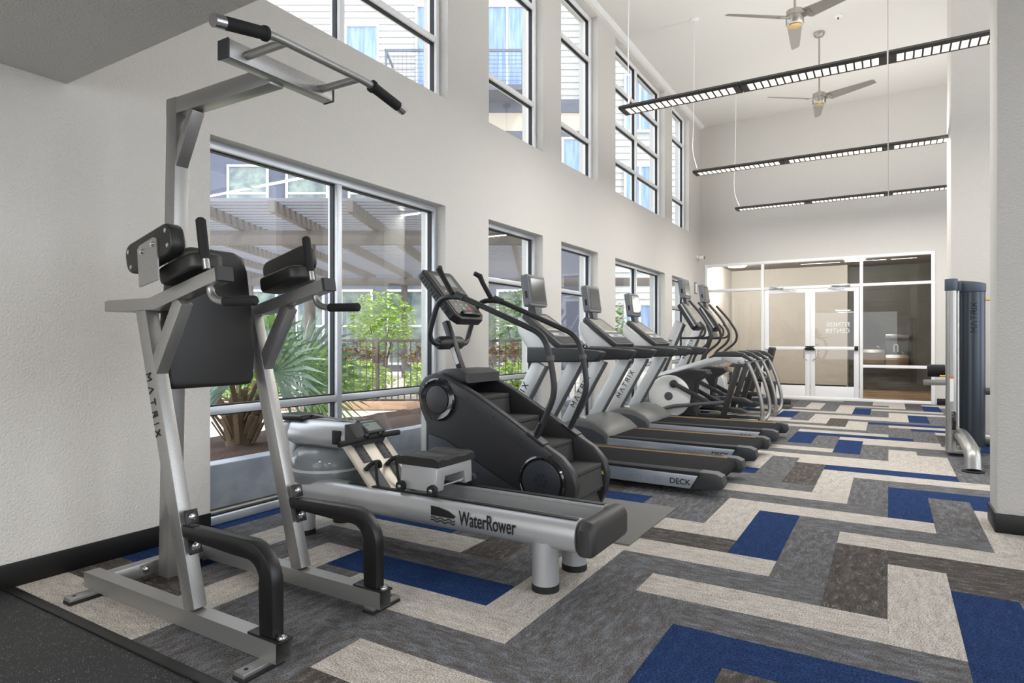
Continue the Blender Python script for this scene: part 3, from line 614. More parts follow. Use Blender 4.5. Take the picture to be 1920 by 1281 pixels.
# fan palm in the planter
pal = leafmat('palm_leaf', (120, 146, 128), (172, 188, 172)); pal2 = leafmat('palm_leaf_green', (118, 152, 84), (160, 190, 110))
PX, PY = -4.72, 3.34
t = thing('fan_palm', 'small fan palm with shaggy trunk in the planter bed', 'palm', (PX, PY, .27))
b = MB(); rp = random.Random(4)
b.tube([(PX, PY, .25), (PX, PY, .45), (PX, PY, .72)], [.11, .13, .07], 12)
b.build('trunk', bark, t)
fib = mat('palm_boot', (128, 106, 84), .9)
for k in range(70):
    a = rp.random() * 6.28; h = rp.random(); z0 = .27 + h * .34
    MB().bar((PX + .12 * math.cos(a), PY + .12 * math.sin(a), z0), (PX + (.2 + .12 * h) * math.cos(a), PY + (.2 + .12 * h) * math.sin(a), z0 + .16 + .08 * rp.random()), .035, .012, 0).build('leaf_base', fib, t, smooth=0)
def frond(a, el, L, R, m, k):
    """petiole from the trunk top and a fan of pleated blades"""
    d = Vector((math.cos(a) * math.cos(el), math.sin(a) * math.cos(el), math.sin(el))); o = Vector((PX, PY, .62)); hub = o + d * L
    pe = MB().tube([o, o + d * L * .55 + Vector((0, 0, .02)), hub], [.014, .010, .008], 6).build('petiole', pal2, t)
    nv = (Vector((-PX, -PY, .3)).normalized() * .8 + Vector((0, 0, .5)) + Vector((rp.uniform(-.3, .3), rp.uniform(-.3, .3), 0))).normalized(); sd = d.cross(nv).normalized(); up = sd.cross(d).normalized()
    n = 36; b = MB()
    for q in range(n):
        th_ = math.radians(-112 + 224 * q / (n - 1)); v = d * math.cos(th_) + sd * math.sin(th_); pr = (d * -math.sin(th_) + sd * math.cos(th_))
        ln = R * (1 - .22 * abs(th_) / 2) * rp.uniform(.92, 1.05); w = R * .019; lift = up * (.02 * (1 if q % 2 else -1)); droop = Vector((0, 0, -1)) * ln * .16
        p1 = hub + v * ln * .6; tip = hub + v * ln + droop
        b.poly([hub, p1 - pr * w + lift, p1 + pr * w - lift]); b.poly([p1 - pr * w + lift, tip, p1 + pr * w - lift])
    b.build('fan_leaf', m, pe, smooth=0)
for k, (a, el, L, R) in enumerate(((.54, .22, .62, .62), (1.0, .60, .6, .66), (.2, .65, .45, .55), (1.5, .40, .65, .6), (2.3, .7, .5, .5), (-.6, .75, .4, .42), (3.2, .5, .5, .5), (4.2, .4, .45, .45), (5.1, .8, .4, .4), (.7, 1.15, .5, .5), (1.25, .1, .55, .45))):
    frond(a, el, L, R, pal if k % 3 else pal2, k)
# ------------------------------------------------------------------ vertical knee raise tower
def hollow(b, x0, x1, y0, y1, z0, z1):
    """rectangular tube along x with an open +x end"""
    b.box(x0, x1, y0, y1, z0, z1); b.bm.normal_update(); b.bm.faces.ensure_lookup_table()
    f = max(b.bm.faces, key=lambda f_: f_.calc_center_median().x if f_.normal.x > .9 or abs(f_.normal.x) > .9 else -99)
    r = bmesh.ops.inset_individual(b.bm, faces=[f], thickness=.005); bmesh.ops.translate(b.bm, verts=f.verts, vec=(-.12, 0, 0)); return b
def bolt(parent, c, ax, r=.011, h=.01, name='bolt'):
    s = 1 if h > 0 else -1
    return MB().lathe([(r * 1.5, 0), (r * 1.5, .3 * h), (r, .3 * h), (r, h * .8), (r * .5, h)], c, ax, 12).build(name, chrome, parent)
YM_ = 1.715
def rrect(x0, x1, y0, y1, r, n=4):
    o = []
    for cx, cy, a0 in ((x1 - r, y1 - r, 0), (x0 + r, y1 - r, 90), (x0 + r, y0 + r, 180), (x1 - r, y0 + r, 270)): o += arc(cx, cy, r, a0, a0 + 90, n)
    return o
T = thing('knee_raise_tower', 'silver knee raise and pull-up tower with black pads at the left', 'exercise tower', (-2.45, YM_, 0))
for sgn in (-1, 1):
    yo = YM_ + sgn * .290; yi = YM_ + sgn * .225; ya, yb = sorted((yo, yi)); ymid = (ya + yb) / 2
    rl = hollow(MB(), -3.14, -1.815, ya, yb, .03, .10).build('base_rail', silver, T, smooth=0)
    for x_ in (-3.07, -1.88):
        y0, y1 = sorted((yo + sgn * .10, yi)); fp = MB().box(x_ - .027, x_ + .027, y0, y1, .014, .030, .002).build('foot_plate', silver, rl)
        MB().box(x_ - .03, x_ + .03, y0 - .003, y1 + .003, 0, .014, .003).build('rubber_foot', rubber, rl)
        MB().lathe([(.008, 0), (.008, .001)], (x_, yo + sgn * .07, .030), 'z', 10).build('bolt_hole', gasket, rl)
    up = MB().bar((-2.335, ymid, .10), (-2.683, ymid, 1.285), .055, .072).build('upright', silver, T)
    if sgn < 0: strokes_text('MATRIX', (-2.632, ya + .003, 1.012), (.282, 0, -.959), (.959, 0, .282), .030, printb, up, gap=.95, wd=.14)
    MB().prism([(-2.94, 1.28), (-2.575, 1.28), (-2.155, 1.378), (-2.165, 1.43), (-2.61, 1.33), (-2.94, 1.33)], ya, yb, 'y', .003).build('arm', silver, T)
    MB().prism([(-2.155, 1.376), (-2.140, 1.380), (-2.150, 1.434), (-2.165, 1.432)], ya - .001, yb + .001, 'y').build('arm_end_cap', plast, T)
    MB().bar((-2.415, ymid, 1.315), (-2.598, ymid, 1.025), .05, .062).build('brace', silver, T)
    # elbow pads
    hp = Matrix.Translation((-2.40, YM_ + sgn * .235, 1.437)) @ Matrix.Rotation(math.radians(-13), 4, 'Y')
    g = MB(); g.prism(rrect(-.135, .135, -.075, .075, .05), -.034, .034, 'z', .016, 3); bmesh.ops.transform(g.bm, matrix=hp, verts=g.bm.verts); g.build('elbow_pad', vinyl, T)
    vp = Matrix.Translation((-2.50, YM_ + sgn * .325, 1.515)) @ Matrix.Rotation(math.radians(-14), 4, 'Y')
    g = MB(); g.prism(rrect(-.165, .165, -.062, .062, .045), -.030, .030, 'y', .010, 3); bmesh.ops.transform(g.bm, matrix=vp, verts=g.bm.verts); sp = g.build('side_pad', vinyl, T)
    yk = YM_ + sgn * .356
    for (dx, dz) in ((-.135, .03), (-.13, -.035), (.135, .03), (.135, -.03)):
        q_ = vp @ Vector((dx, sgn * .030, dz)); bolt(sp, q_, 'y', .006, sgn * .004, 'pad_screw')
    MB().prism([(-2.545, 1.365), (-2.41, 1.39), (-2.425, 1.55), (-2.45, 1.555), (-2.545, 1.53), (-2.56, 1.515)], yk, yk + sgn * .006, 'y').build('pad_bracket', silver, T)
    for (x_, z_) in ((-2.53, 1.505), (-2.455, 1.53)): bolt(T, (x_, yk + sgn * .006, z_), 'y', .009, sgn * .008)
    # grips
    ug = MB().tube([(-2.262, ymid, 1.43), (-2.275, ymid, 1.49)], .014, 12).build('handle_stub', silver, T)
    MB().tube([(-2.275, ymid, 1.47), (-2.302, ymid, 1.625), (-2.304, ymid, 1.632)], [.019, .019, .012], 14).build('upper_grip', rubber, T)
    MB().tube(smooth_path([(-2.245, ymid, 1.40), (-2.232, ymid, 1.305), (-2.06, ymid, 1.30)], .08, 8), .015, 12).build('lower_handle', silver, T)
    MB().tube([(-2.145, ymid, 1.302), (-1.975, ymid, 1.299), (-1.968, ymid, 1.299)], [.019, .019, .012], 14).build('lower_grip', rubber, T)
    # step-up handle
    pts = [(-2.40, .423), (-2.06, .430)] + arc(-1.99, .285, .147, 82, 0, 8) + [(-1.843, .108), (-1.918, .108), (-1.918, .29)] + arc(-1.99, .290, .072, 0, 82, 6) + [(-2.06, .362), (-2.405, .375)]
    MB().prism(pts, ymid - .026, ymid + .026, 'y', .008).build('step_handle', blackm, T)
    MB().box(-1.975, -1.80, ymid - .03, ymid + .03, .10, .108, .002).build('step_base_plate', blackm, T); bolt(T, (-1.825, ymid, .108), 'z', .012, .012); 
    for (x_, z_) in ((-2.392, .455), (-2.368, .345)):
        MB().obox((x_ + .03, ymid, z_), (.006, .056, .06), (0, math.radians(-16.4), 0), .003).build('bolt_plate', blackm, T); bolt(T, (x_ + .033, ymid, z_), 'x', .012, .012)
MB().box(-3.09, -3.03, YM_ - .225, YM_ + .225, .03, .095, .003).build('rear_cross_member', silver, T)
ms = MB().bar((-2.955, YM_, .03), (-2.885, YM_, 2.295), .07, .078).build('mast', silver, T)
for sgn in (-1, 1): MB().box(-3.035, -3.025, YM_ + sgn * .045, YM_ + sgn * .10, .04, .09).build('mast_flange', silver, T); bolt(T, (-3.025, YM_ + sgn * .075, .065), 'x', .012, .012)
MB().bar((-2.93, YM_, 2.255), (-2.18, YM_, 2.250), .068, .075).build('top_arm', silver, T)
MB().bar((-2.875, YM_, 1.98), (-2.74, YM_, 2.22), .06, .04).build('gusset', silver, T)
cb_ = MB().box(-2.185, -2.125, 1.46, 1.97, 2.222, 2.292, .003).build('cross_beam', silver, T)
for y_ in (1.452, 1.97): MB().box(-2.187, -2.123, y_, y_ + .008, 2.220, 2.294, .002).build('beam_cap', plast, cb_)
for y_ in (1.535, 1.905): MB().tube([(-2.125, y_, 2.255), (-1.905, y_, 2.252)], .0165, 12).build('bar_connector', silver, T)
MB().tube(smooth_path([(-1.9, 1.25, 2.208), (-1.9, 1.47, 2.252), (-1.9, 1.96, 2.252), (-1.9, 2.185, 2.208)], .06), .0155, 14).build('pull_up_bar', silver, T)
for sgn in (-1, 1):
    a = Vector((-1.9, YM_ + sgn * .465, 2.207)); c = Vector((-1.9, YM_ + sgn * .25, 2.250)); d_ = (c - a).normalized()
    MB().tube([a + d_ * .035, a + d_ * .19, a + d_ * .193, a + d_ * .205, a + d_ * .208], [.0225, .0225, .027, .027, .018], 16).build('bar_grip', rubber, T)
    MB().tube([a - d_ * .004, a + d_ * .035], .0228, 16).build('bar_end_cap', steel, T)
# back pad
bp_ = [(-.175, .945), (.175, .945), (.195, .952), (.208, .975), (.215, 1.10), (.20, 1.30), (.175, 1.48), (.15, 1.545), (.10, 1.565), (-.10, 1.565), (-.15, 1.545), (-.175, 1.48), (-.20, 1.30), (-.215, 1.10), (-.208, .975), (-.195, .952)]
g = MB(); g.prism([(YM_ + p[0], p[1]) for p in bp_], -2.69, -2.605, 'x', .018, 3); g.build('back_pad', vinyl, T)
MB().box(-2.90, -2.69, YM_ - .03, YM_ + .03, 1.02, 1.08, .004).build('pad_mount', silver, T); MB().box(-2.90, -2.69, YM_ - .03, YM_ + .03, 1.36, 1.42, .004).build('pad_mount', silver, T)
for z_ in (1.285, 1.305): pass
MB().box(-2.97, -2.90, YM_ - .285, YM_ + .285, 1.282, 1.328, .003).build('arm_cross_member', silver, T)

# ------------------------------------------------------------------ water rowing machine
RY0, RY1 = 2.50, 2.93; RYC = (RY0 + RY1) / 2
T = thing('rowing_machine', 'silver water rowing machine with clear tank in front of the window', 'rowing machine', (-2.2, RYC, 0))
wr_silver = mat('rower_silver', (190, 191, 193), .36, .6)
def railprof(y0, sg):   # rounded hull section, bulging outwards
    pts = [(y0 + sg * .10, .345), (y0 + sg * .055, .345)] + [(y0 + sg * (.055 - .055 * math.sin(math.radians(a))), .272 + .073 * math.cos(math.radians(a))) for a in range(15, 180, 15)] + [(y0 + sg * .055, .199), (y0 + sg * .085, .202), (y0 + sg * .085, .330), (y0 + sg * .10, .335)]
    return pts
for y0, sg in ((RY0, 1), (RY1, -1)):
    rl = MB().prism(railprof(y0, sg), -3.10, -1.19, 'x').build('hull_rail', wr_silver, T, smooth=40)
    MB().box(-2.62, -1.20, y0 + sg * .045, y0 + sg * .075, .345, .352, .002).build('seat_track', blackm, rl)
    if sg > 0:
        font_text('WaterRower', (-1.815, y0 - .0035, .247), (1, 0, 0), (0, 0, 1), .100, printb, rl, bold=.0010, sx=.60)
        g = MB(); g.prism([(-1.99, .318), (-1.94, .316), (-1.88, .304), (-1.835, .282), (-1.85, .270), (-1.99, .270)], y0 - .0032, y0 - .0022, 'y'); g.build('logo_boat', printb, rl, smooth=0)
        for q in range(2):
            pw = [Vector((-1.99 + .150 * k / 18, y0 - .0026, .259 - q * .014 + .005 * math.sin(k / 18 * 6.283 * 3))) for k in range(19)]
            MB().tube(pw, .0028, 5).build('logo_wave', printb, rl)
MB().box(-2.64, -1.19, RY0 + .085, RY1 - .085, .235, .262, .004).build('deck_tray', mat('rower_tray_grey', (120, 120, 118), .5), T)
ec = [(RY0 - .006, .205), (RY0 + .03, .192), (RY1 - .03, .192), (RY1 + .006, .205), (RY1 + .006, .32), (RY1 - .03, .352), (RY0 + .03, .352), (RY0 - .006, .32)]
MB().prism(ec, -1.19, -1.095, 'x', .042, 5).build('end_cap', mat('rower_end_cap', (48, 47, 46), .5), T)
for (x_, y_) in ((-1.365, RY0 + .045), (-1.365, RY1 - .075), (-3.0, RY0 + .045), (-3.0, RY1 - .075)):
    lg_ = MB().lathe([(.062, .012), (.062, .23)], (x_, y_ + .015, 0), 'z', 24).build('leg', wr_silver, T)
    MB().lathe([(.064, 0), (.064, .030), (.060, .032)], (x_, y_ + .015, 0), 'z', 24).build('rubber_foot', rubber, lg_)
def tank_mat():
    m = glass('tank_polycarbonate', (222, 228, 232), 1.3, .04); nt = m.node_tree; N = nt.nodes; L = nt.links
    mx = [n for n in N if n.type == 'MIX_SHADER'][0]; df = N.new('ShaderNodeBsdfDiffuse'); df.inputs[0].default_value = lin((205, 210, 214))
    m2 = N.new('ShaderNodeMixShader'); m2.inputs[0].default_value = .30; L.new(mx.outputs[0], m2.inputs[1]); L.new(df.outputs[0], m2.inputs[2]); L.new(m2.outputs[0], N['Material Output'].inputs[0]); return m
# tank
tkm = tank_mat(); wat = glass('tank_water', (170, 184, 196), 1.2, .0)
TX = -2.965
tk = MB().lathe([(.11, .275), (.18, .28), (.215, .315), (.226, .36), (.226, .385), (.222, .39), (.223, .40), (.218, .45), (.185, .497), (.10, .505)], (TX, RYC, 0), 'z', 48).build('water_tank', tkm, T, smooth=50)
MB().lathe([(.10, .282), (.17, .288), (.205, .318), (.216, .36), (.216, .40)], (TX, RYC, 0), 'z', 40).build('water', wat, tk, smooth=50)
MB().lathe([(.230, .380), (.230, .394)], (TX, RYC, 0), 'z', 48).build('tank_seam', mat('tank_seam_clear', (190, 195, 198), .2), tk)
for a in range(4):
    g = MB(); g.obox((0, .095, .365), (.05, .15, .11), (0, 0, 0), .004); bmesh.ops.transform(g.bm, matrix=Matrix.Translation((TX, RYC, 0)) @ Matrix.Rotation(a * math.pi / 2 + .5, 4, 'Z'), verts=g.bm.verts); g.build('paddle', plast, tk)
MB().lathe([(.06, .25), (.06, .50)], (TX, RYC, 0), 'z', 20).build('paddle_shaft', plast, tk)
# front post, drive body, cap, strap
MB().box(-3.33, -3.20, RYC - .085, RYC + .085, .20, .655, .045, 4).build('front_post', wr_silver, T)
cp = MB().box(-3.345, -3.10, RYC - .095, RYC + .095, .652, .692, .018, 3).build('post_cap', blackm, T)
MB().prism([(RYC - .115, .535), (RYC - .12, .585), (RYC - .10, .642), (RYC - .06, .664), (RYC + .06, .664), (RYC + .10, .642), (RYC + .12, .585), (RYC + .115, .535), (RYC + .07, .508), (RYC - .07, .508)], -3.20, -2.70, 'x', .006).build('drive_body', wr_silver, T, smooth=50)
MB().prism([(-2.70, .507), (-2.70, .668), (-2.665, .672), (-2.60, .60), (-2.62, .55)], RYC - .125, RYC + .125, 'y', .006).build('drive_face', plast, T)
MB().box(-2.80, -2.735, RYC - .13, RYC - .112, .545, .63, .006).build('carry_socket', blackm, T)
MB().bar((-3.10, RYC, .692), (-2.64, RYC, .655), .03, .004, 0).build('drive_strap', mat('strap_grey', (120, 122, 126), .8), T)
g = MB().prism([(-2.70, .668), (-2.60, .605), (-2.59, .618), (-2.69, .682)], RYC - .04, RYC + .10, 'y', .004); mo = g.build('monitor', plast, T)
MB().obox((-2.640, RYC + .03, .651), (.09, .11, .003), (0, math.radians(33), 0)).build('display', mat('lcd_green_grey', (132, 142, 134), .3), mo)
hd = MB().tube([(-2.615, 2.47, .575), (-2.605, RYC, .592), (-2.615, 2.96, .585)], .0165, 14).build('handle', rubber, T)
for y_ in (RYC - .05, RYC + .06): MB().lathe([(.016, 0), (.016, .03), (.005, .035)], (-2.62, y_, .60), 'x', 12).build('handle_rest', blackm, T)
# foot board and straps
fb = MB().prism([(-2.665, .548), (-2.40, .275), (-2.385, .29), (-2.65, .56)], RYC - .175, RYC + .175, 'y', .003).build('foot_board', mat('champagne_panel', (206, 198, 184), .4, .4), T)
dd = Vector((.265, 0, -.273)).normalized(); nn_ = Vector((.717, 0, .697))
for sg in (-1, 1):
    c0 = Vector((-2.60, RYC + sg * .085, .5)); M = Matrix((dd, Vector((0, 1, 0)), nn_)).transposed().to_4x4()
    g = MB(); g.obox((.0, 0, .009), (.13, .068, .008), (0, 0, 0), .003)
    bmesh.ops.transform(g.bm, matrix=Matrix.Translation(c0) @ M, verts=g.bm.verts); hr_ = g.build('heel_plate', plast, fb)
    g = MB()
    for r_ in range(4):
        for c_ in (-.022, .022): g.lathe([(.005, .013), (.005, .0145)], (-.045 + r_ * .028, c_, 0), 'z', 8)
    bmesh.ops.transform(g.bm, matrix=Matrix.Translation(c0) @ M, verts=g.bm.verts); g.build('adjust_holes', gasket, hr_, kind='stuff')
    g = MB(); g.obox((.20, 0, .012), (.22, .072, .010), (0, 0, 0), .004); bmesh.ops.transform(g.bm, matrix=Matrix.Translation(c0) @ M, verts=g.bm.verts); g.build('foot_rest', plastm, fb)
    pts = [c0 + dd * .11 + Vector((0, -.06, 0)) + nn_ * .01, c0 + dd * .10 + Vector((0, -.03, 0)) + nn_ * .055, c0 + dd * .10 + Vector((0, .03, 0)) + nn_ * .055, c0 + dd * .11 + Vector((0, .06, 0)) + nn_ * .01]
    MB().tube(smooth_path(pts, .03), .013, 6).build('foot_strap', rubber, fb)
    MB().tube(smooth_path([c0 + dd * .10 + nn_ * .06, c0 + dd * .12 + nn_ * .085 + Vector((0, -.04, 0)), c0 + dd * .24 + nn_ * .03 + Vector((0, -.07, 0)), c0 + dd * .30 + nn_ * .012 + Vector((0, -.075, 0))], .05), .008, 6).build('strap_tail', rubber, fb)
MB().lathe([(.017, .0), (.017, .002)], (-2.652, RYC, .553), 'z', 16).build('round_badge', steel, fb)
# seat
SX = -2.12
g = MB(); nx, ny = 14, 10; gv = []
for i in range(nx + 1):
    row = []
    for j in range(ny + 1):
        a, c = i / nx * 2 - 1, j / ny * 2 - 1
        h = .545 - .022 * math.exp(-((abs(c) - .45) / .3) ** 2) * (1 - .6 * a * a) + .008 * c * c - .012 * max(0, abs(a) - .8) * 5 - .012 * max(0, abs(c) - .85) * 6
        row.append(g.bm.verts.new((SX + a * .135, RYC + c * .165, h)))
    gv.append(row)
for i in range(nx):
    for j in range(ny): g.bm.faces.new((gv[i][j], gv[i + 1][j], gv[i + 1][j + 1], gv[i][j + 1]))
r_ = bmesh.ops.extrude_face_region(g.bm, geom=list(g.bm.faces)); ev = [v for v in r_['geom'] if isinstance(v, bmesh.types.BMVert)]
for v in ev: v.co.z = .495
bmesh.ops.recalc_face_normals(g.bm, faces=g.bm.faces)
st_ = g.build('seat', vinyl, T, smooth=60)
MB().prism([(RYC - .155, .495), (RYC + .155, .495), (RYC + .165, .37), (RYC + .10, .37), (RYC + .085, .44), (RYC - .085, .44), (RYC - .10, .37), (RYC - .165, .37)], SX - .12, SX + .12, 'x', .004).build('seat_carriage', wr_silver, T)
for x_ in (SX - .105, SX + .105):
    for sg in (-1, 1):
        wh = MB().lathe([(.008, -.014), (.027, -.014), (.029, 0), (.027, .014), (.008, .014)], (x_, RYC + sg * .175, .381), 'y', 18).build('seat_roller', rubber, T)
        bolt(wh, (x_, RYC + sg * .189, .381), 'y', .008, sg * .008)
    MB().tube([(x_, RYC - .165, .39), (x_, RYC + .165, .39)], .007, 8).build('roller_axle', steel, T)

# ------------------------------------------------------------------ stair climber on its mat
tag(MB().box(-3.05, -1.25, 3.34, 4.25, 0, .010, .003).build('floor_mat', mat('grey_rubber_mat', (98, 97, 94), .8, rgb2=(108, 107, 104), scale=90), None), 'grey rubber mat under the stair climber', 'mat')
T = thing('stair_climber', 'black stair climber with moving steps on a grey mat', 'stair climber', (-2.25, 3.75, .01))
smb = mat('climber_black', (40, 40, 42), .4, .1); smg = mat('climber_charcoal', (58, 58, 60), .45, .2); smd = mat('climber_navy_black', (34, 38, 46), .45)
SN, SF = 3.47, 4.03
def climb_out(off=0.0, low=.03):
    o = [(-2.885, .776), (-2.867, .848), (-2.821, .900), (-2.731, .931), (-2.644, .912), (-2.39, .797), (-2.136, .657), (-1.926, .530), (-1.741, .426), (-1.665, .345), (-1.637, .251), (-1.655, .12), (-1.70, low), (-2.80, low), (-2.80, .55), (-2.867, .676)]
    return o
for sg, y0 in ((1, SN), (-1, SF)):
    ya, yb = sorted((y0, y0 + sg * .065))
    sp = MB().prism(climb_out(), ya, yb, 'y', .012, 3).build('side_shroud', smb, T)
    yo = y0 - sg * .002
    # raised rim along the slope and the lower dark panel
    g = MB(); g.prism([(-2.60, .88), (-2.39, .785), (-2.136, .645), (-1.926, .518), (-1.80, .44), (-1.86, .40), (-2.02, .47), (-2.30, .64), (-2.50, .76), (-2.62, .82)], *sorted((yo, yo - sg * .010)), 'y', .003); g.build('rim_panel', smg, sp)
    g = MB(); g.prism([(-2.78, .50), (-2.62, .465), (-2.26, .285), (-2.06, .20), (-2.06, .05), (-2.78, .05)], *sorted((yo, yo - sg * .006)), 'y', .003); g.build('lower_panel', smd, sp)
    for (cx, cz, r0, r1, nm) in ((-2.70, .745, .150, .095, 'upper_disc'), (-1.872, .265, .165, .135, 'lower_disc')):
        k = -sg; g = MB().lathe([(r0, 0), (r0, k * .012), (r0 - .012, k * .020), (r1 + .012, k * .010), (r1, k * .010)], (cx, yo, cz), 'y', 40); rg = g.build(nm + '_ring', mat('gloss_black', (20, 20, 22), .12, coat=.6), sp)
        MB().lathe([(r1, k * .008), (r1, k * .016), (r1 - .01, k * .019), (.001, k * .019)], (cx, yo, cz), 'y', 40).build(nm, smg if 'upper' in nm else smd, sp)
    if sg > 0:
        font_text('StairMaster', (-2.72, yo - .0075, .115), (1, 0, 0), (0, 0, 1), .085, mat('grey_print', (104, 112, 124), .5), sp, bold=.001, sx=.85)
        for q in range(7): MB().lathe([(.012, 0), (.012, -.002)], (-1.872 + .035 * math.cos(q * 1.047) * (q > 0), yo - .0195, .275 + .035 * math.sin(q * 1.047) * (q > 0)), 'y', 10).build('logo_dot', gasket, sp)
        for (x_, z_) in ((-2.59, .86), (-2.44, .765), (-2.23, .65), (-2.02, .52), (-1.80, .395), (-2.53, .36), (-2.36, .27)): MB().lathe([(.007, 0), (.007, -.003)], (x_, yo - .008, z_), 'y', 10).build('screw', gasket, sp)
    else:
        pass
MB().prism([(-2.88, .78), (-2.86, .86), (-2.80, .92), (-2.70, .955), (-2.58, .955), (-2.50, .925), (-2.50, .86), (-2.66, .86), (-2.80, .74)], SN + .06, SF - .06, 'y', .025, 3).build('top_bridge', smg, T)
MB().box(-2.86, -2.80, SN + .065, SF - .065, .04, .80, .004).build('front_cover', smb, T)
MB().prism([(-2.50, .60), (-1.72, .10), (-1.72, .03), (-2.80, .03), (-2.80, .60)], SN + .07, SF - .07, 'y').build('stair_core', gasket, T)
tread = mat('step_rubber', (44, 43, 42), .7, rgb2=(54, 53, 51), scale=60, bump=.3, bscale=120)
for k, (x0, z0) in enumerate(((-2.635, .768), (-2.38, .622), (-2.12, .472), (-1.90, .325), (-1.71, .17))):
    s_ = MB().box(x0, x0 + .225 if k < 4 else x0 + .03, SN + .075, SF - .075, z0 - .03, z0, .006).build('step', tread, T)
    MB().prism([(x0 + .20, z0 - .032), (x0 + .222, z0 - .032), (x0 + .235, z0 - .16), (x0 + .215, z0 - .16)], SN + .08, SF - .08, 'y').build('riser', tread, s_) if k < 4 else None
bm_ = MB(); bm_.obox((-1.735, (SN + SF) / 2, .15), (.03, SF - SN - .16, .28), (0, math.radians(-22), 0), .004); bm_.build('lower_riser', tread, T)
for sg, y0 in ((1, SN), (-1, SF)):
    yc_ = y0 + sg * .035
    pth = [(-1.934, yc_, .535), (-1.797, yc_, .823), (-1.833, yc_, 1.04), (-1.883, yc_, 1.195), (-2.54, yc_, 1.465), (-2.72, yc_, 1.46), (-2.815, yc_ + sg * .0, 1.19), (-2.80, yc_ + sg * .05, 1.13), (-2.79, yc_ + sg * .18, 1.135)]
    hr = MB().tube(smooth_path(pth, .09, 6), .0195, 14).build('handrail', smb, T)
    MB().tube([(-2.60, yc_, 1.478), (-2.68, yc_ - sg * .005, 1.60), (-2.71, yc_ - sg * .01, 1.655), (-2.735, yc_ + sg * .03, 1.675)], [.0185, .0185, .022, .018], 12).build('upright_grip', rubber, hr)
    MB().tube([(-2.50, yc_, 1.449), (-2.57, yc_, 1.478)], .0245, 14).build('rail_collar', plast, hr)
    MB().tube([(-1.831, yc_, 1.03), (-1.835, yc_, 1.06)], .025, 14).build('rail_collar', plastm, hr)
    MB().obox((-1.925, yc_, .53), (.14, .085, .02), (0, math.radians(31), 0), .004).build('rail_foot', smb, T)
    MB().tube([(-1.93, yc_ - sg * .03, .56), (-1.895, yc_ - sg * .03, .63)], .012, 8).build('rail_clamp', blackm, T)
MB().bar((-2.70, 3.75, .94), (-2.845, 3.75, 1.30), .05, .045).build('console_mast', smb, T)
MB().obox((-2.742, 3.75 - .028, 1.045), (.03, .004, .13), (0, math.radians(-22), 0)).build('warning_label', mat('white_label', (225, 225, 222), .6), T)
MB().tube([(-2.81, 3.60, 1.14), (-2.81, 3.63, 1.14), (-2.81, 3.87, 1.14), (-2.81, 3.90, 1.14)], [.035, .05, .05, .035], 18).build('handle_hub', smb, T)
cmx = Matrix.Translation((-2.79, 3.75, 1.475)) @ Matrix.Rotation(math.radians(48), 4, 'Y')
def cadd(name, m, par, f, bev=.0):
    g = MB(); f(g); bmesh.ops.transform(g.bm, matrix=cmx, verts=g.bm.verts); return g.build(name, m, par)
co = cadd('console', smb, T, lambda g: g.prism([(-.25, -.16), (-.225, -.185), (.20, -.185), (.25, -.13), (.25, .13), (.20, .185), (-.225, .185), (-.25, .16)], -.035, .035, 'z', .014, 3))
cadd('console_face', mat('console_face_grey', (70, 68, 66), .3), co, lambda g: g.prism([(-.215, -.15), (.19, -.15), (.215, -.12), (.215, .12), (.19, .15), (-.215, .15)], .035, .039, 'z'))
cadd('display', mat('display_glass', (150, 152, 150), .15), co, lambda g: g.box(-.185, -.075, -.10, .10, .039, .041))
cadd('book_ledge', blackm, co, lambda g: g.box(.19, .225, -.11, .11, .035, .062, .006))
for k in range(14):
    kx, ky = -.03 + (k % 4) * .045, -.10 + (k // 4) * .066
    cadd('button', mat('button_white', (205, 205, 200), .5), co, lambda g: g.box(kx, kx + .014, ky, ky + .012, .039, .041))
cadd('start_button', mat('button_green', (90, 170, 110), .4), co, lambda g: g.lathe([(.014, .039), (.014, .043)], (.15, -.035, 0), 'z', 14))
cadd('stop_button', mat('button_red', (205, 70, 60), .4), co, lambda g: g.lathe([(.014, .039), (.014, .043)], (.15, .035, 0), 'z', 14))
for k in range(12):
    kx = -.20 + k * .03
    cadd('vent_slot', gasket, co, lambda g: g.box(kx, kx + .014, -.1875, -.184, -.025, .005))
MB().prism([(-1.69, .245), (-1.663, .245), (-1.6765, .270)], SF - .068, SF - .0655, 'y').build('warning_triangle', mat('warning_yellow', (220, 190, 60), .5), T)
# ------------------------------------------------------------------ treadmills
Y0 = 4.68; YC = Y0 + .42
tm_belt = mat('treadmill_belt', (38, 38, 40), .85, bump=.1, bscale=400, spec=.06); tm_cover = mat('motor_cover_grey', (104, 104, 101), .42, .15); tm_dark = mat('treadmill_dark_side', (64, 68, 74), .45)
tm_white = mat('treadmill_silver', (208, 209, 208), .35, .3); tm_deck = mat('treadmill_deck_silver', (182, 188, 196), .32, .6); tan_l = mat('belt_tan_line', (190, 150, 104), .6)
TREAD_LABELS = ['treadmill nearest the stair climber, silver frame and black belt', 'middle treadmill of the row of three, silver frame', 'third treadmill of the row, closest to the ellipticals']
T = thing('treadmill', TREAD_LABELS[0], 'treadmill', (-2.1, YC, 0), group='row of treadmills')
MB().box(-3.02, -1.16, Y0 + .03, Y0 + .81, .05, .145, .006).build('deck_frame', tm_dark, T)
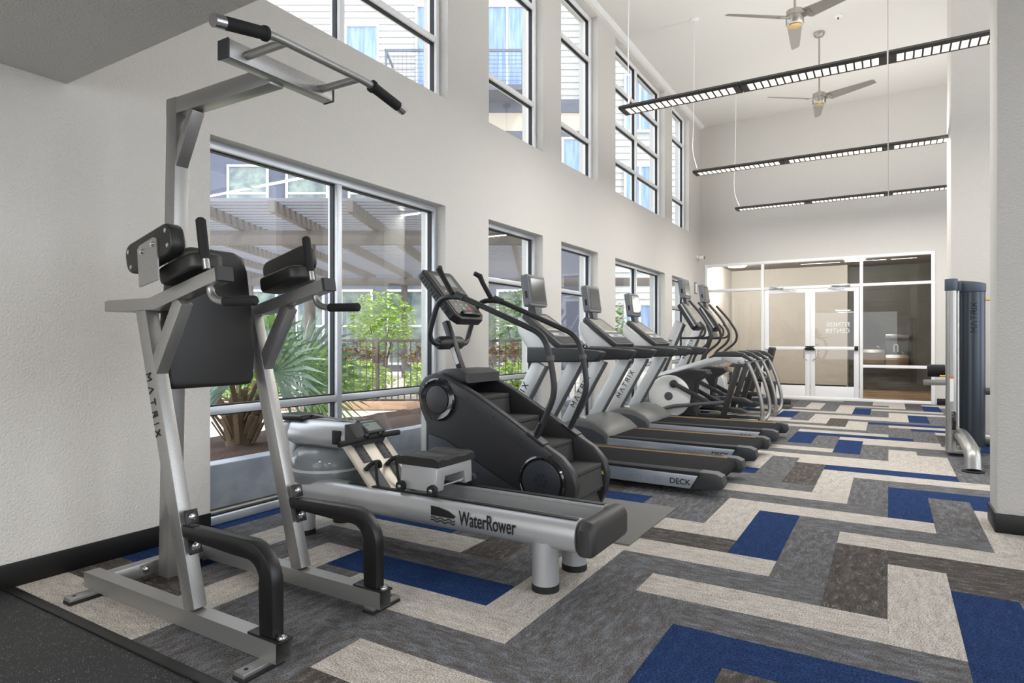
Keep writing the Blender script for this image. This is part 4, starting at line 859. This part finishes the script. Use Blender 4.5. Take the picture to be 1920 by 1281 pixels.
for sg, ye in ((1, Y0), (-1, Y0 + .84)):
    a, c = sorted((ye, ye + sg * .035))
    sp = MB().prism([(-2.80, .062), (-1.275, .048), (-1.215, .150), (-2.80, .168)], a, c, 'y', .004).build('side_panel', tm_deck, T)
    if sg > 0:
        font_text('ULTIMATE', (-1.775, a - .0012, .078), (1, 0, -.008), (0.008, 0, 1), .058, mat('grey_letter', (140, 145, 152), .5), sp, sx=1.05)
        font_text('DECK', (-1.43, a - .0012, .076), (1, 0, -.008), (.008, 0, 1), .058, printb, sp, bold=.0008, sx=1.05)
    a2, c2 = sorted((ye + sg * .002, ye + sg * .115)); MB().box(-2.46, -1.20, a2, c2, .152, .178, .006).build('foot_rail', mat('treadmill_rail_black', (40, 40, 42), .6, spec=.2), T)
    a3, c3 = sorted((ye + sg * .114, ye + sg * .118))
    if sg < 0: MB().box(-2.46, -1.16, a3, c3, .170, .181, .001).build('rail_edge_line', tan_l, T)
    a4, c4 = sorted((ye - sg * .004, ye + sg * .118))
    MB().prism([(-1.262, .045), (-1.05, .060), (-1.025, .10), (-1.04, .160), (-1.09, .180), (-1.205, .182), (-1.205, .15)], a4, c4, 'y', .010, 2).build('rear_cap', plast, T)
    # masts
    ym = ye + sg * .055
    ma = MB().bar((-2.99, ym, .235), (-2.575, ym, .965), .055, .125, .006).build('mast', tm_white, T)
    MB().bar((-2.916, ym, .215), (-2.508, ym, .935), .052, .022, .003).build('mast_edge', plastm, ma)
    if sg > 0: strokes_text('MATRIX', (-2.862, ym - .0285, .45), (.494, 0, .869), (-.869, 0, .494), .052, printb, ma, gap=.62, wd=.16)
    # handrail bar
    MB().prism([(-2.68, .968), (-2.04, .984), (-1.995, 1.03), (-1.982, 1.062), (-2.02, 1.075), (-2.25, 1.092), (-2.68, 1.10)], *sorted((ye - sg * .005, ye + sg * .105)), 'y', .016, 3).build('handrail', plast, T)
MB().box(-2.52, -1.14, Y0 + .12, Y0 + .72, .148, .172, .004).build('belt', tm_belt, T)
MB().tube([(-1.135, Y0 + .12, .122), (-1.135, Y0 + .72, .122)], .052, 18).build('rear_roller', tm_belt, T)
MB().prism([(-3.08, .06), (-3.08, .18), (-3.0, .28), (-2.88, .328), (-2.78, .338), (-2.66, .315), (-2.54, .258), (-2.455, .188), (-2.455, .06)], Y0 + .0, Y0 + .84, 'y', .02, 3).build('motor_cover', tm_cover, T, smooth=50)
for ye in (Y0 - .004, Y0 + .839): MB().prism([(-3.05, .075), (-3.04, .18), (-2.95, .245), (-2.80, .262), (-2.64, .235), (-2.52, .175), (-2.48, .075)], ye, ye + .005, 'y').build('cover_side', tm_dark, T)
MB().lathe([(.042, .0), (.042, .012), (.034, .018), (.005, .019)], (-2.80, Y0 + .09, .334), 'z', 20).build('cover_disc', tm_white, T)
for x_ in (-2.85, -1.50):
    for y_ in (Y0 + .10, Y0 + .74): MB().lathe([(.028, 0), (.028, .03), (.014, .034), (.014, .055)], (x_, y_, 0), 'z', 12).build('levelling_foot', rubber, T)
ch = MB().prism([(-2.62, .97), (-2.73, 1.03), (-2.875, 1.225), (-2.89, 1.30), (-2.875, 1.37), (-2.845, 1.37), (-2.47, 1.09), (-2.45, 1.0)], YC - .25, YC + .25, 'y', .02, 3).build('console_housing', tm_white, T, smooth=50)
MB().box(-2.72, -2.58, Y0 + .09, Y0 + .75, .972, 1.085, .015, 3).build('cross_bar', plast, T)
cmx = Matrix.Translation((-2.645, YC, 1.245)) @ Matrix.Rotation(math.radians(36.5), 4, 'Y')
co = cadd('console', plast, T, lambda g: g.prism([(-.25, -.20), (-.22, -.235), (.20, -.275), (.245, -.26), (.245, .26), (.20, .275), (-.22, .235), (-.25, .20)], -.02, .03, 'z', .012, 3))
cadd('console_face', mat('console_print_grey', (150, 147, 140), .35, rgb2=(120, 118, 112), scale=18), co, lambda g: g.prism([(-.215, -.17), (.04, -.20), (.04, .20), (-.215, .17)], .030, .0335, 'z'))
cadd('button_strip', plastg, co, lambda g: g.box(.06, .135, -.21, .21, .030, .038, .003))
cadd('tray', gasket, co, lambda g: g.box(.15, .225, -.20, .20, .030, .033))
for k in range(12):
    ky = -.155 + k * .027
    cadd('key', mat('key_white', (225, 222, 214), .5), co, lambda g: g.box(.012, .030, ky, ky + .012, .0335, .0355))
for k in range(6):
    ky = (-.18, -.15, -.11, .06, .10, .15)[k]
    cadd('key', MATS['key_white'], co, lambda g: g.box(.085, .112, ky, ky + .016, .038, .040))
def screen(c, tilt, par):
    M = Matrix.Translation(c) @ Matrix.Rotation(math.radians(-tilt), 4, 'Y')
    def a(name, m, p, f):
        g = MB(); f(g); bmesh.ops.transform(g.bm, matrix=M, verts=g.bm.verts); return g.build(name, m, p)
    s_ = a('screen_housing', plastg, par, lambda g: g.prism([(-.165, -.13), (-.15, -.145), (.15, -.145), (.165, -.13), (.165, .13), (.15, .15), (-.15, .15), (-.165, .13)], -.045, .035, 'x', .012, 3))
    a('bezel', plastm, s_, lambda g: g.prism([(-.148, -.12), (.148, -.12), (.148, .13), (-.148, .13)], .034, .040, 'x', .003))
    a('display', mat('screen_off', (70, 70, 68), .12), s_, lambda g: g.box(.040, .0415, -.125, .125, -.098, .112))
    a('jack_plate', gasket, s_, lambda g: g.box(-.012, .012, -.1665, -.164, -.07, -.005))
    a('neck', plastm, par, lambda g: g.prism([(-.07, -.14), (.07, -.14), (.05, -.26), (-.05, -.26)], -.03, .02, 'x', .006))
screen((-2.835, YC, 1.615), 8, T)
for k in (1, 2):
    c_ = copy_tree(T); c_.location = (-2.1, YC + 1.31 * k, 0); c_['label'] = TREAD_LABELS[k]

# ------------------------------------------------------------------ ellipticals
EY = 9.25
E_LAB = ['elliptical trainer next to the third treadmill, white flywheel cover', 'elliptical trainer farther back, beside the recumbent bike']
T = thing('elliptical_trainer', E_LAB[0], 'elliptical', (-2.3, EY, 0), group='pair of elliptical trainers')
e_white = mat('flywheel_white', (226, 226, 222), .35); e_black = mat('elliptical_black', (46, 46, 47), .45)
MB().box(-3.10, -1.55, EY - .05, EY + .05, .03, .10, .01).build('base_beam', e_black, T)
MB().tube([(-3.0, EY - .30, .05), (-3.0, EY + .30, .05)], .04, 12).build('front_stabiliser', silver, T)
MB().tube([(-1.93, EY - .02, .045), (-1.56, EY - .02, .045)], .035, 14).build('rear_foot_tube', silverl, T)
MB().prism([(-3.08, .06), (-3.08, .45), (-2.95, .68), (-2.60, .76), (-2.25, .74), (-2.22, .68), (-2.40, .56), (-2.44, .30), (-2.38, .06)], EY - .14, EY + .14, 'y', .03, 3).build('shroud', e_black, T, smooth=50)
for sg in (-1, 1):
    yd = EY + sg * .14
    MB().lathe([(.31, 0), (.31, sg * .02), (.285, sg * .04), (.15, sg * .05), (.001, sg * .052)], (-2.78, yd, .345), 'y', 44).build('flywheel_cover', e_white, T, smooth=60)
    MB().lathe([(.062, sg * .05), (.062, sg * .056), (.001, sg * .057)], (-2.78, yd, .345), 'y', 24).build('hub_disc', plastm, T)
    ya = EY + sg * .30
    MB().prism([(-2.98, .60), (-2.93, .625), (-2.86, .70), (-2.05, .955), (-1.98, .945), (-1.98, .895), (-2.35, .79), (-2.90, .625)], ya - .035, ya + .035, 'y', .012, 2).build('side_arm', silverl, T)
    MB().prism([(-2.08, .936), (-1.72, .936), (-1.635, .895), (-1.640, .868), (-1.665, .858), (-1.76, .838), (-1.80, .845), (-2.0, .92)], ya - .038, ya + .038, 'y', .004).build('pivot_plate', silverl, T)
    MB().prism([(-2.18, .915), (-2.08, .985), (-1.98, 1.012), (-1.80, 1.012), (-1.70, .992), (-1.565, .885), (-1.61, .875), (-1.72, .935), (-2.08, .935)], ya - .042, ya + .042, 'y', .010, 2).build('arm_cover', e_black, T)
    for (x_, z_) in ((-1.755, .868), (-1.665, .888)): bolt(T, (x_, ya - .038, z_), 'y', .016, -.014)
    MB().bar((-1.755, ya, .88), (-1.985, ya - sg * .05, .11), .05, .075, .006).build('pedal_link', e_black, T)
    pth = [(-1.665, ya, .89), (-1.56, ya, .66), (-1.475, ya, .36), (-1.455, ya, .16), (-1.49, ya - sg * .06, .05), (-1.53, EY, .035)]
    MB().tube(smooth_path(pth, .14, 6), .026, 12).build('rear_frame_tube', silver, T, smooth=60)
    zp = .17 if sg < 0 else .30
    pd = MB().prism([(-2.12, zp + .03), (-2.08, zp + .055), (-1.78, zp + .045), (-1.68, zp + .0), (-1.66, zp - .015), (-1.75, zp - .02), (-2.05, zp - .01)], EY + sg * .10 - .075, EY + sg * .10 + .075, 'y', .008).build('pedal', e_black, T)
    MB().lathe([(.02, 0), (.055, .01), (.06, .04), (.04, .06)], (-2.70, EY + sg * .21 - .03, .53), 'y', 16).build('crank_knob', e_black, T)
    MB().bar((-2.68, EY + sg * .215, .53), (-2.15, EY + sg * .215, .255), .04, .065, .012).build('crank_arm', e_black, T)
    MB().tube(smooth_path([(-2.92, EY + sg * .235, .12), (-2.75, EY + sg * .235, .20), (-1.95, EY + sg * .235, .30)], .1), .028, 10).build('lower_link', plastm, T)
    hp_ = [(-2.42, EY + sg * .27, .80), (-2.36, EY + sg * .29, .98), (-2.16, EY + sg * .30, 1.13), (-2.13, EY + sg * .29, 1.28), (-2.27, EY + sg * .27, 1.52), (-2.46, EY + sg * .25, 1.74)]
    hb = MB().tube(smooth_path(hp_, .10, 6), .019, 12).build('moving_handle', e_black, T, smooth=60)
    MB().tube(smooth_path([(-2.62, EY + sg * .06, 1.20), (-2.40, EY + sg * .20, 1.20), (-2.26, EY + sg * .20, 1.22), (-2.24, EY + sg * .19, 1.34), (-2.33, EY + sg * .17, 1.43)], .06), .016, 10).build('fixed_handle', e_black, T)
ma = MB().bar((-3.02, EY, .60), (-2.66, EY, 1.44), .12, .13, .012).build('console_mast', silverl, T)
strokes_text('MATRIX', (-2.895, EY - .0615, .86), (.394, 0, .919), (-.919, 0, .394), .052, printb, ma, gap=.5, wd=.16)
MB().bar((-2.955, EY, .58), (-2.60, EY, 1.40), .11, .02, .003).build('mast_edge', plastm, ma)
cmx = Matrix.Translation((-2.50, EY, 1.52)) @ Matrix.Rotation(math.radians(58), 4, 'Y')
co = cadd('console', e_black, T, lambda g: g.prism([(-.22, -.16), (-.19, -.19), (.18, -.19), (.22, -.14), (.22, .14), (.18, .19), (-.19, .19), (-.22, .16)], -.06, .045, 'z', .02, 3))
cadd('console_face', MATS['console_print_grey'], co, lambda g: g.box(-.18, .14, -.15, .15, .045, .048))
cadd('console_trim', silverl, co, lambda g: g.box(-.20, .18, -.195, -.186, .0, .02))
screen((-2.595, EY, 1.925), 8, T)
c_ = copy_tree(T); c_.location = (-2.3, EY + 1.15, 0); c_['label'] = E_LAB[1]

# ------------------------------------------------------------------ recumbent bike at the back
BY = 11.75
T = thing('recumbent_bike', 'black recumbent exercise bike near the double door', 'exercise bike', (-2.3, BY, 0))
MB().box(-3.2, -1.45, BY - .06, BY + .06, .05, .15, .012).build('frame_beam', e_black, T)
for x_ in (-3.1, -1.5): MB().box(x_ - .05, x_ + .05, BY - .28, BY + .28, .0, .06, .012).build('stabiliser', plastm, T)
MB().prism([(-3.2, .12), (-3.2, .55), (-3.05, .74), (-2.75, .72), (-2.55, .48), (-2.5, .14)], BY - .12, BY + .12, 'y', .03, 3).build('shroud', silverl, T)
MB().bar((-3.0, BY, .68), (-2.82, BY, 1.22), .07, .08, .01).build('console_mast', e_black, T)
MB().obox((-2.79, BY, 1.33), (.07, .38, .28), (0, math.radians(-20), 0), .015).build('console', plastm, T)
MB().box(-2.20, -1.82, BY - .19, BY + .19, .44, .53, .035, 3).build('seat', vinyl, T)
MB().obox((-1.80, BY, .84), (.08, .38, .44), (0, math.radians(14), 0), .03, 3).build('backrest', vinyl, T)
MB().box(-1.85, -1.70, BY - .06, BY + .06, .14, .45, .008).build('seat_post', e_black, T)
for sg in (-1, 1):
    MB().tube(smooth_path([(-1.75, BY + sg * .12, .40), (-1.80, BY + sg * .27, .42), (-1.98, BY + sg * .28, .60), (-2.08, BY + sg * .28, .66)], .06), .017, 10).build('seat_handle', e_black, T)
    MB().box(-2.66, -2.52, BY + sg * .17 - .05, BY + sg * .17 + .05, .30 + sg * .07, .33 + sg * .07, .006).build('pedal', rubber, T)

# ------------------------------------------------------------------ indoor cycle with a sprung frame behind the ellipticals
CY_ = 12.75
T = thing('indoor_cycle', 'indoor cycle with coil spring and dark saddle behind the ellipticals', 'exercise bike', (-2.6, CY_, 0))
for x_ in (-3.05, -2.2): MB().box(x_ - .04, x_ + .04, CY_ - .26, CY_ + .26, 0, .06, .01).build('stabiliser', silver, T)
MB().bar((-3.05, CY_, .08), (-2.2, CY_, .08), .06, .06).build('base_beam', silver, T)
MB().lathe([(.04, -.02), (.22, -.02), (.23, 0), (.22, .02), (.04, .02)], (-2.95, CY_, .32), 'y', 32).build('flywheel', plastm, T)
MB().bar((-2.95, CY_, .34), (-2.62, CY_, .42), .06, .08).build('frame_tube', silverl, T); MB().bar((-2.35, CY_, .08), (-2.55, CY_, .62), .05, .06).build('seat_post', silver, T)
MB().bar((-2.85, CY_, .36), (-2.92, CY_, .90), .05, .05).build('handle_post', silver, T)
MB().prism([(-2.70, .66), (-2.62, .73), (-2.50, .745), (-2.38, .70), (-2.36, .64), (-2.46, .655), (-2.62, .65)], CY_ - .11, CY_ + .11, 'y', .02, 3).build('saddle', mat('saddle_brown_grey', (72, 66, 60), .5), T)
MB().tube([(-2.66 + .03 * math.cos(k * .6), CY_ - .06 + .03 * math.sin(k * .6), .34 + .0028 * k) for k in range(80)], .007, 6).build('coil_spring', gasket, T)
MB().tube(smooth_path([(-2.92, CY_ - .2, .92), (-2.80, CY_ - .18, .94), (-2.92, CY_, .90), (-2.80, CY_ + .18, .94), (-2.92, CY_ + .2, .92)], .05), .015, 8).build('handlebar', blackm, T)
# ------------------------------------------------------------------ cable column machine at the right
T = thing('cable_machine', 'dark blue-grey cable column machine beside the right pillar', 'cable machine', (.63, 7.5, 0))
navy = mat('column_blue_grey', (64, 70, 77), .28, .7); navyp = mat('cap_blue_grey', (58, 68, 80), .5)
def oval(cx, cy, rx, ry, n=32): return [(cx + rx * math.cos(2 * math.pi * k / n), cy + ry * math.sin(2 * math.pi * k / n)) for k in range(n)]
col = MB().prism(oval(.712, 7.80, .115, .10), .10, 1.645, 'z').build('weight_column', navy, T, smooth=50)
g = MB(); g.prism(oval(.712, 7.80, .121, .106), 1.645, 1.77, 'z', .008)
for v in g.bm.verts:
    if v.co.z > 1.7: v.co.z -= (v.co.x - .59) * .16
g.build('column_cap', navyp, col, smooth=50)
MB().prism(oval(.712, 7.80, .08, .075), .06, .10, 'z').build('column_foot', silver, col)
strokes_text('MATRIX', (.745, 7.697, 1.245), (0, 0, 1), (-1, 0, 0), .048, printb, col, gap=.42, wd=.15)
tb = MB().prism(oval(.535, 7.66, .048, .05), .05, 1.66, 'z').build('guide_tube', silver, T, smooth=50)
MB().prism(oval(.535, 7.66, .055, .057), 1.66, 1.78, 'z', .006).build('tube_cap', navyp, tb, smooth=50)
MB().box(.585, .625, 7.70, 7.74, 1.66, 1.75, .006).build('cap_link', navyp, T)
MB().tube([(.598, 7.70, .2), (.598, 7.70, 1.66)], .006, 8).build('cable', alumw, T)
MB().box(.52, .552, 7.6085, 7.6105, .55, .78).build('instruction_label', mat('white_label', (225, 225, 222), .6), tb)
MB().box(.52, .552, 7.608, 7.6105, .78, .80).build('warning_strip', mat('orange_strip', (210, 100, 40), .6), tb)
MB().lathe([(.03, -.015), (.09, -.015), (.095, 0), (.09, .015), (.03, .015)], (.55, 7.60, .36), 'x', 28).build('pulley', blackm, T)
MB().box(.53, .57, 7.60, 7.66, .25, .47, .006).build('pulley_bracket', silver, T)
MB().tube([(.44, 7.66, .80), (.50, 7.66, .80)], .011, 10).build('pin_knob', mat('brass_knob', (206, 170, 70), .35, .6), T)
MB().tube([(.82, 7.80, 1.57), (.865, 7.80, 1.57)], .012, 10).build('pin_knob', MATS['brass_knob'], T)
MB().tube(smooth_path([(.615, 7.66, .22), (.622, 7.35, .215), (.634, 6.86, .17), (.634, 6.80, .015)], .16, 8), .062, 20).build('foot_tube', silver, T, smooth=60)
MB().lathe([(.085, 0), (.085, .012), (.066, .016)], (.634, 6.80, 0), 'z', 24).build('foot_pad', rubber, T)
MB().tube([(.60, 7.95, .16), (1.7, 7.95, .16)], .06, 18).build('rear_base_tube', silver, T)
MB().lathe([(.07, 0), (.07, .11)], (1.6, 7.95, 0), 'z', 18).build('rear_foot', rubber, T)
MB().tube([(.76, 8.0, .64), (1.7, 8.0, .64)], .038, 16).build('cross_tube', plastm, T)
MB().box(.50, .70, 7.62, 7.95, .03, .07, .006).build('base_plate', silver, T)
rb = MB().tube([(.36, 8.25, .83), (.52, 8.25, .83)], .068, 20).build('roller_pad', rubber, T)
MB().bar((.34, 8.22, .70), (.60, 8.0, .72), .07, .06, .006).build('roller_arm', silver, T)
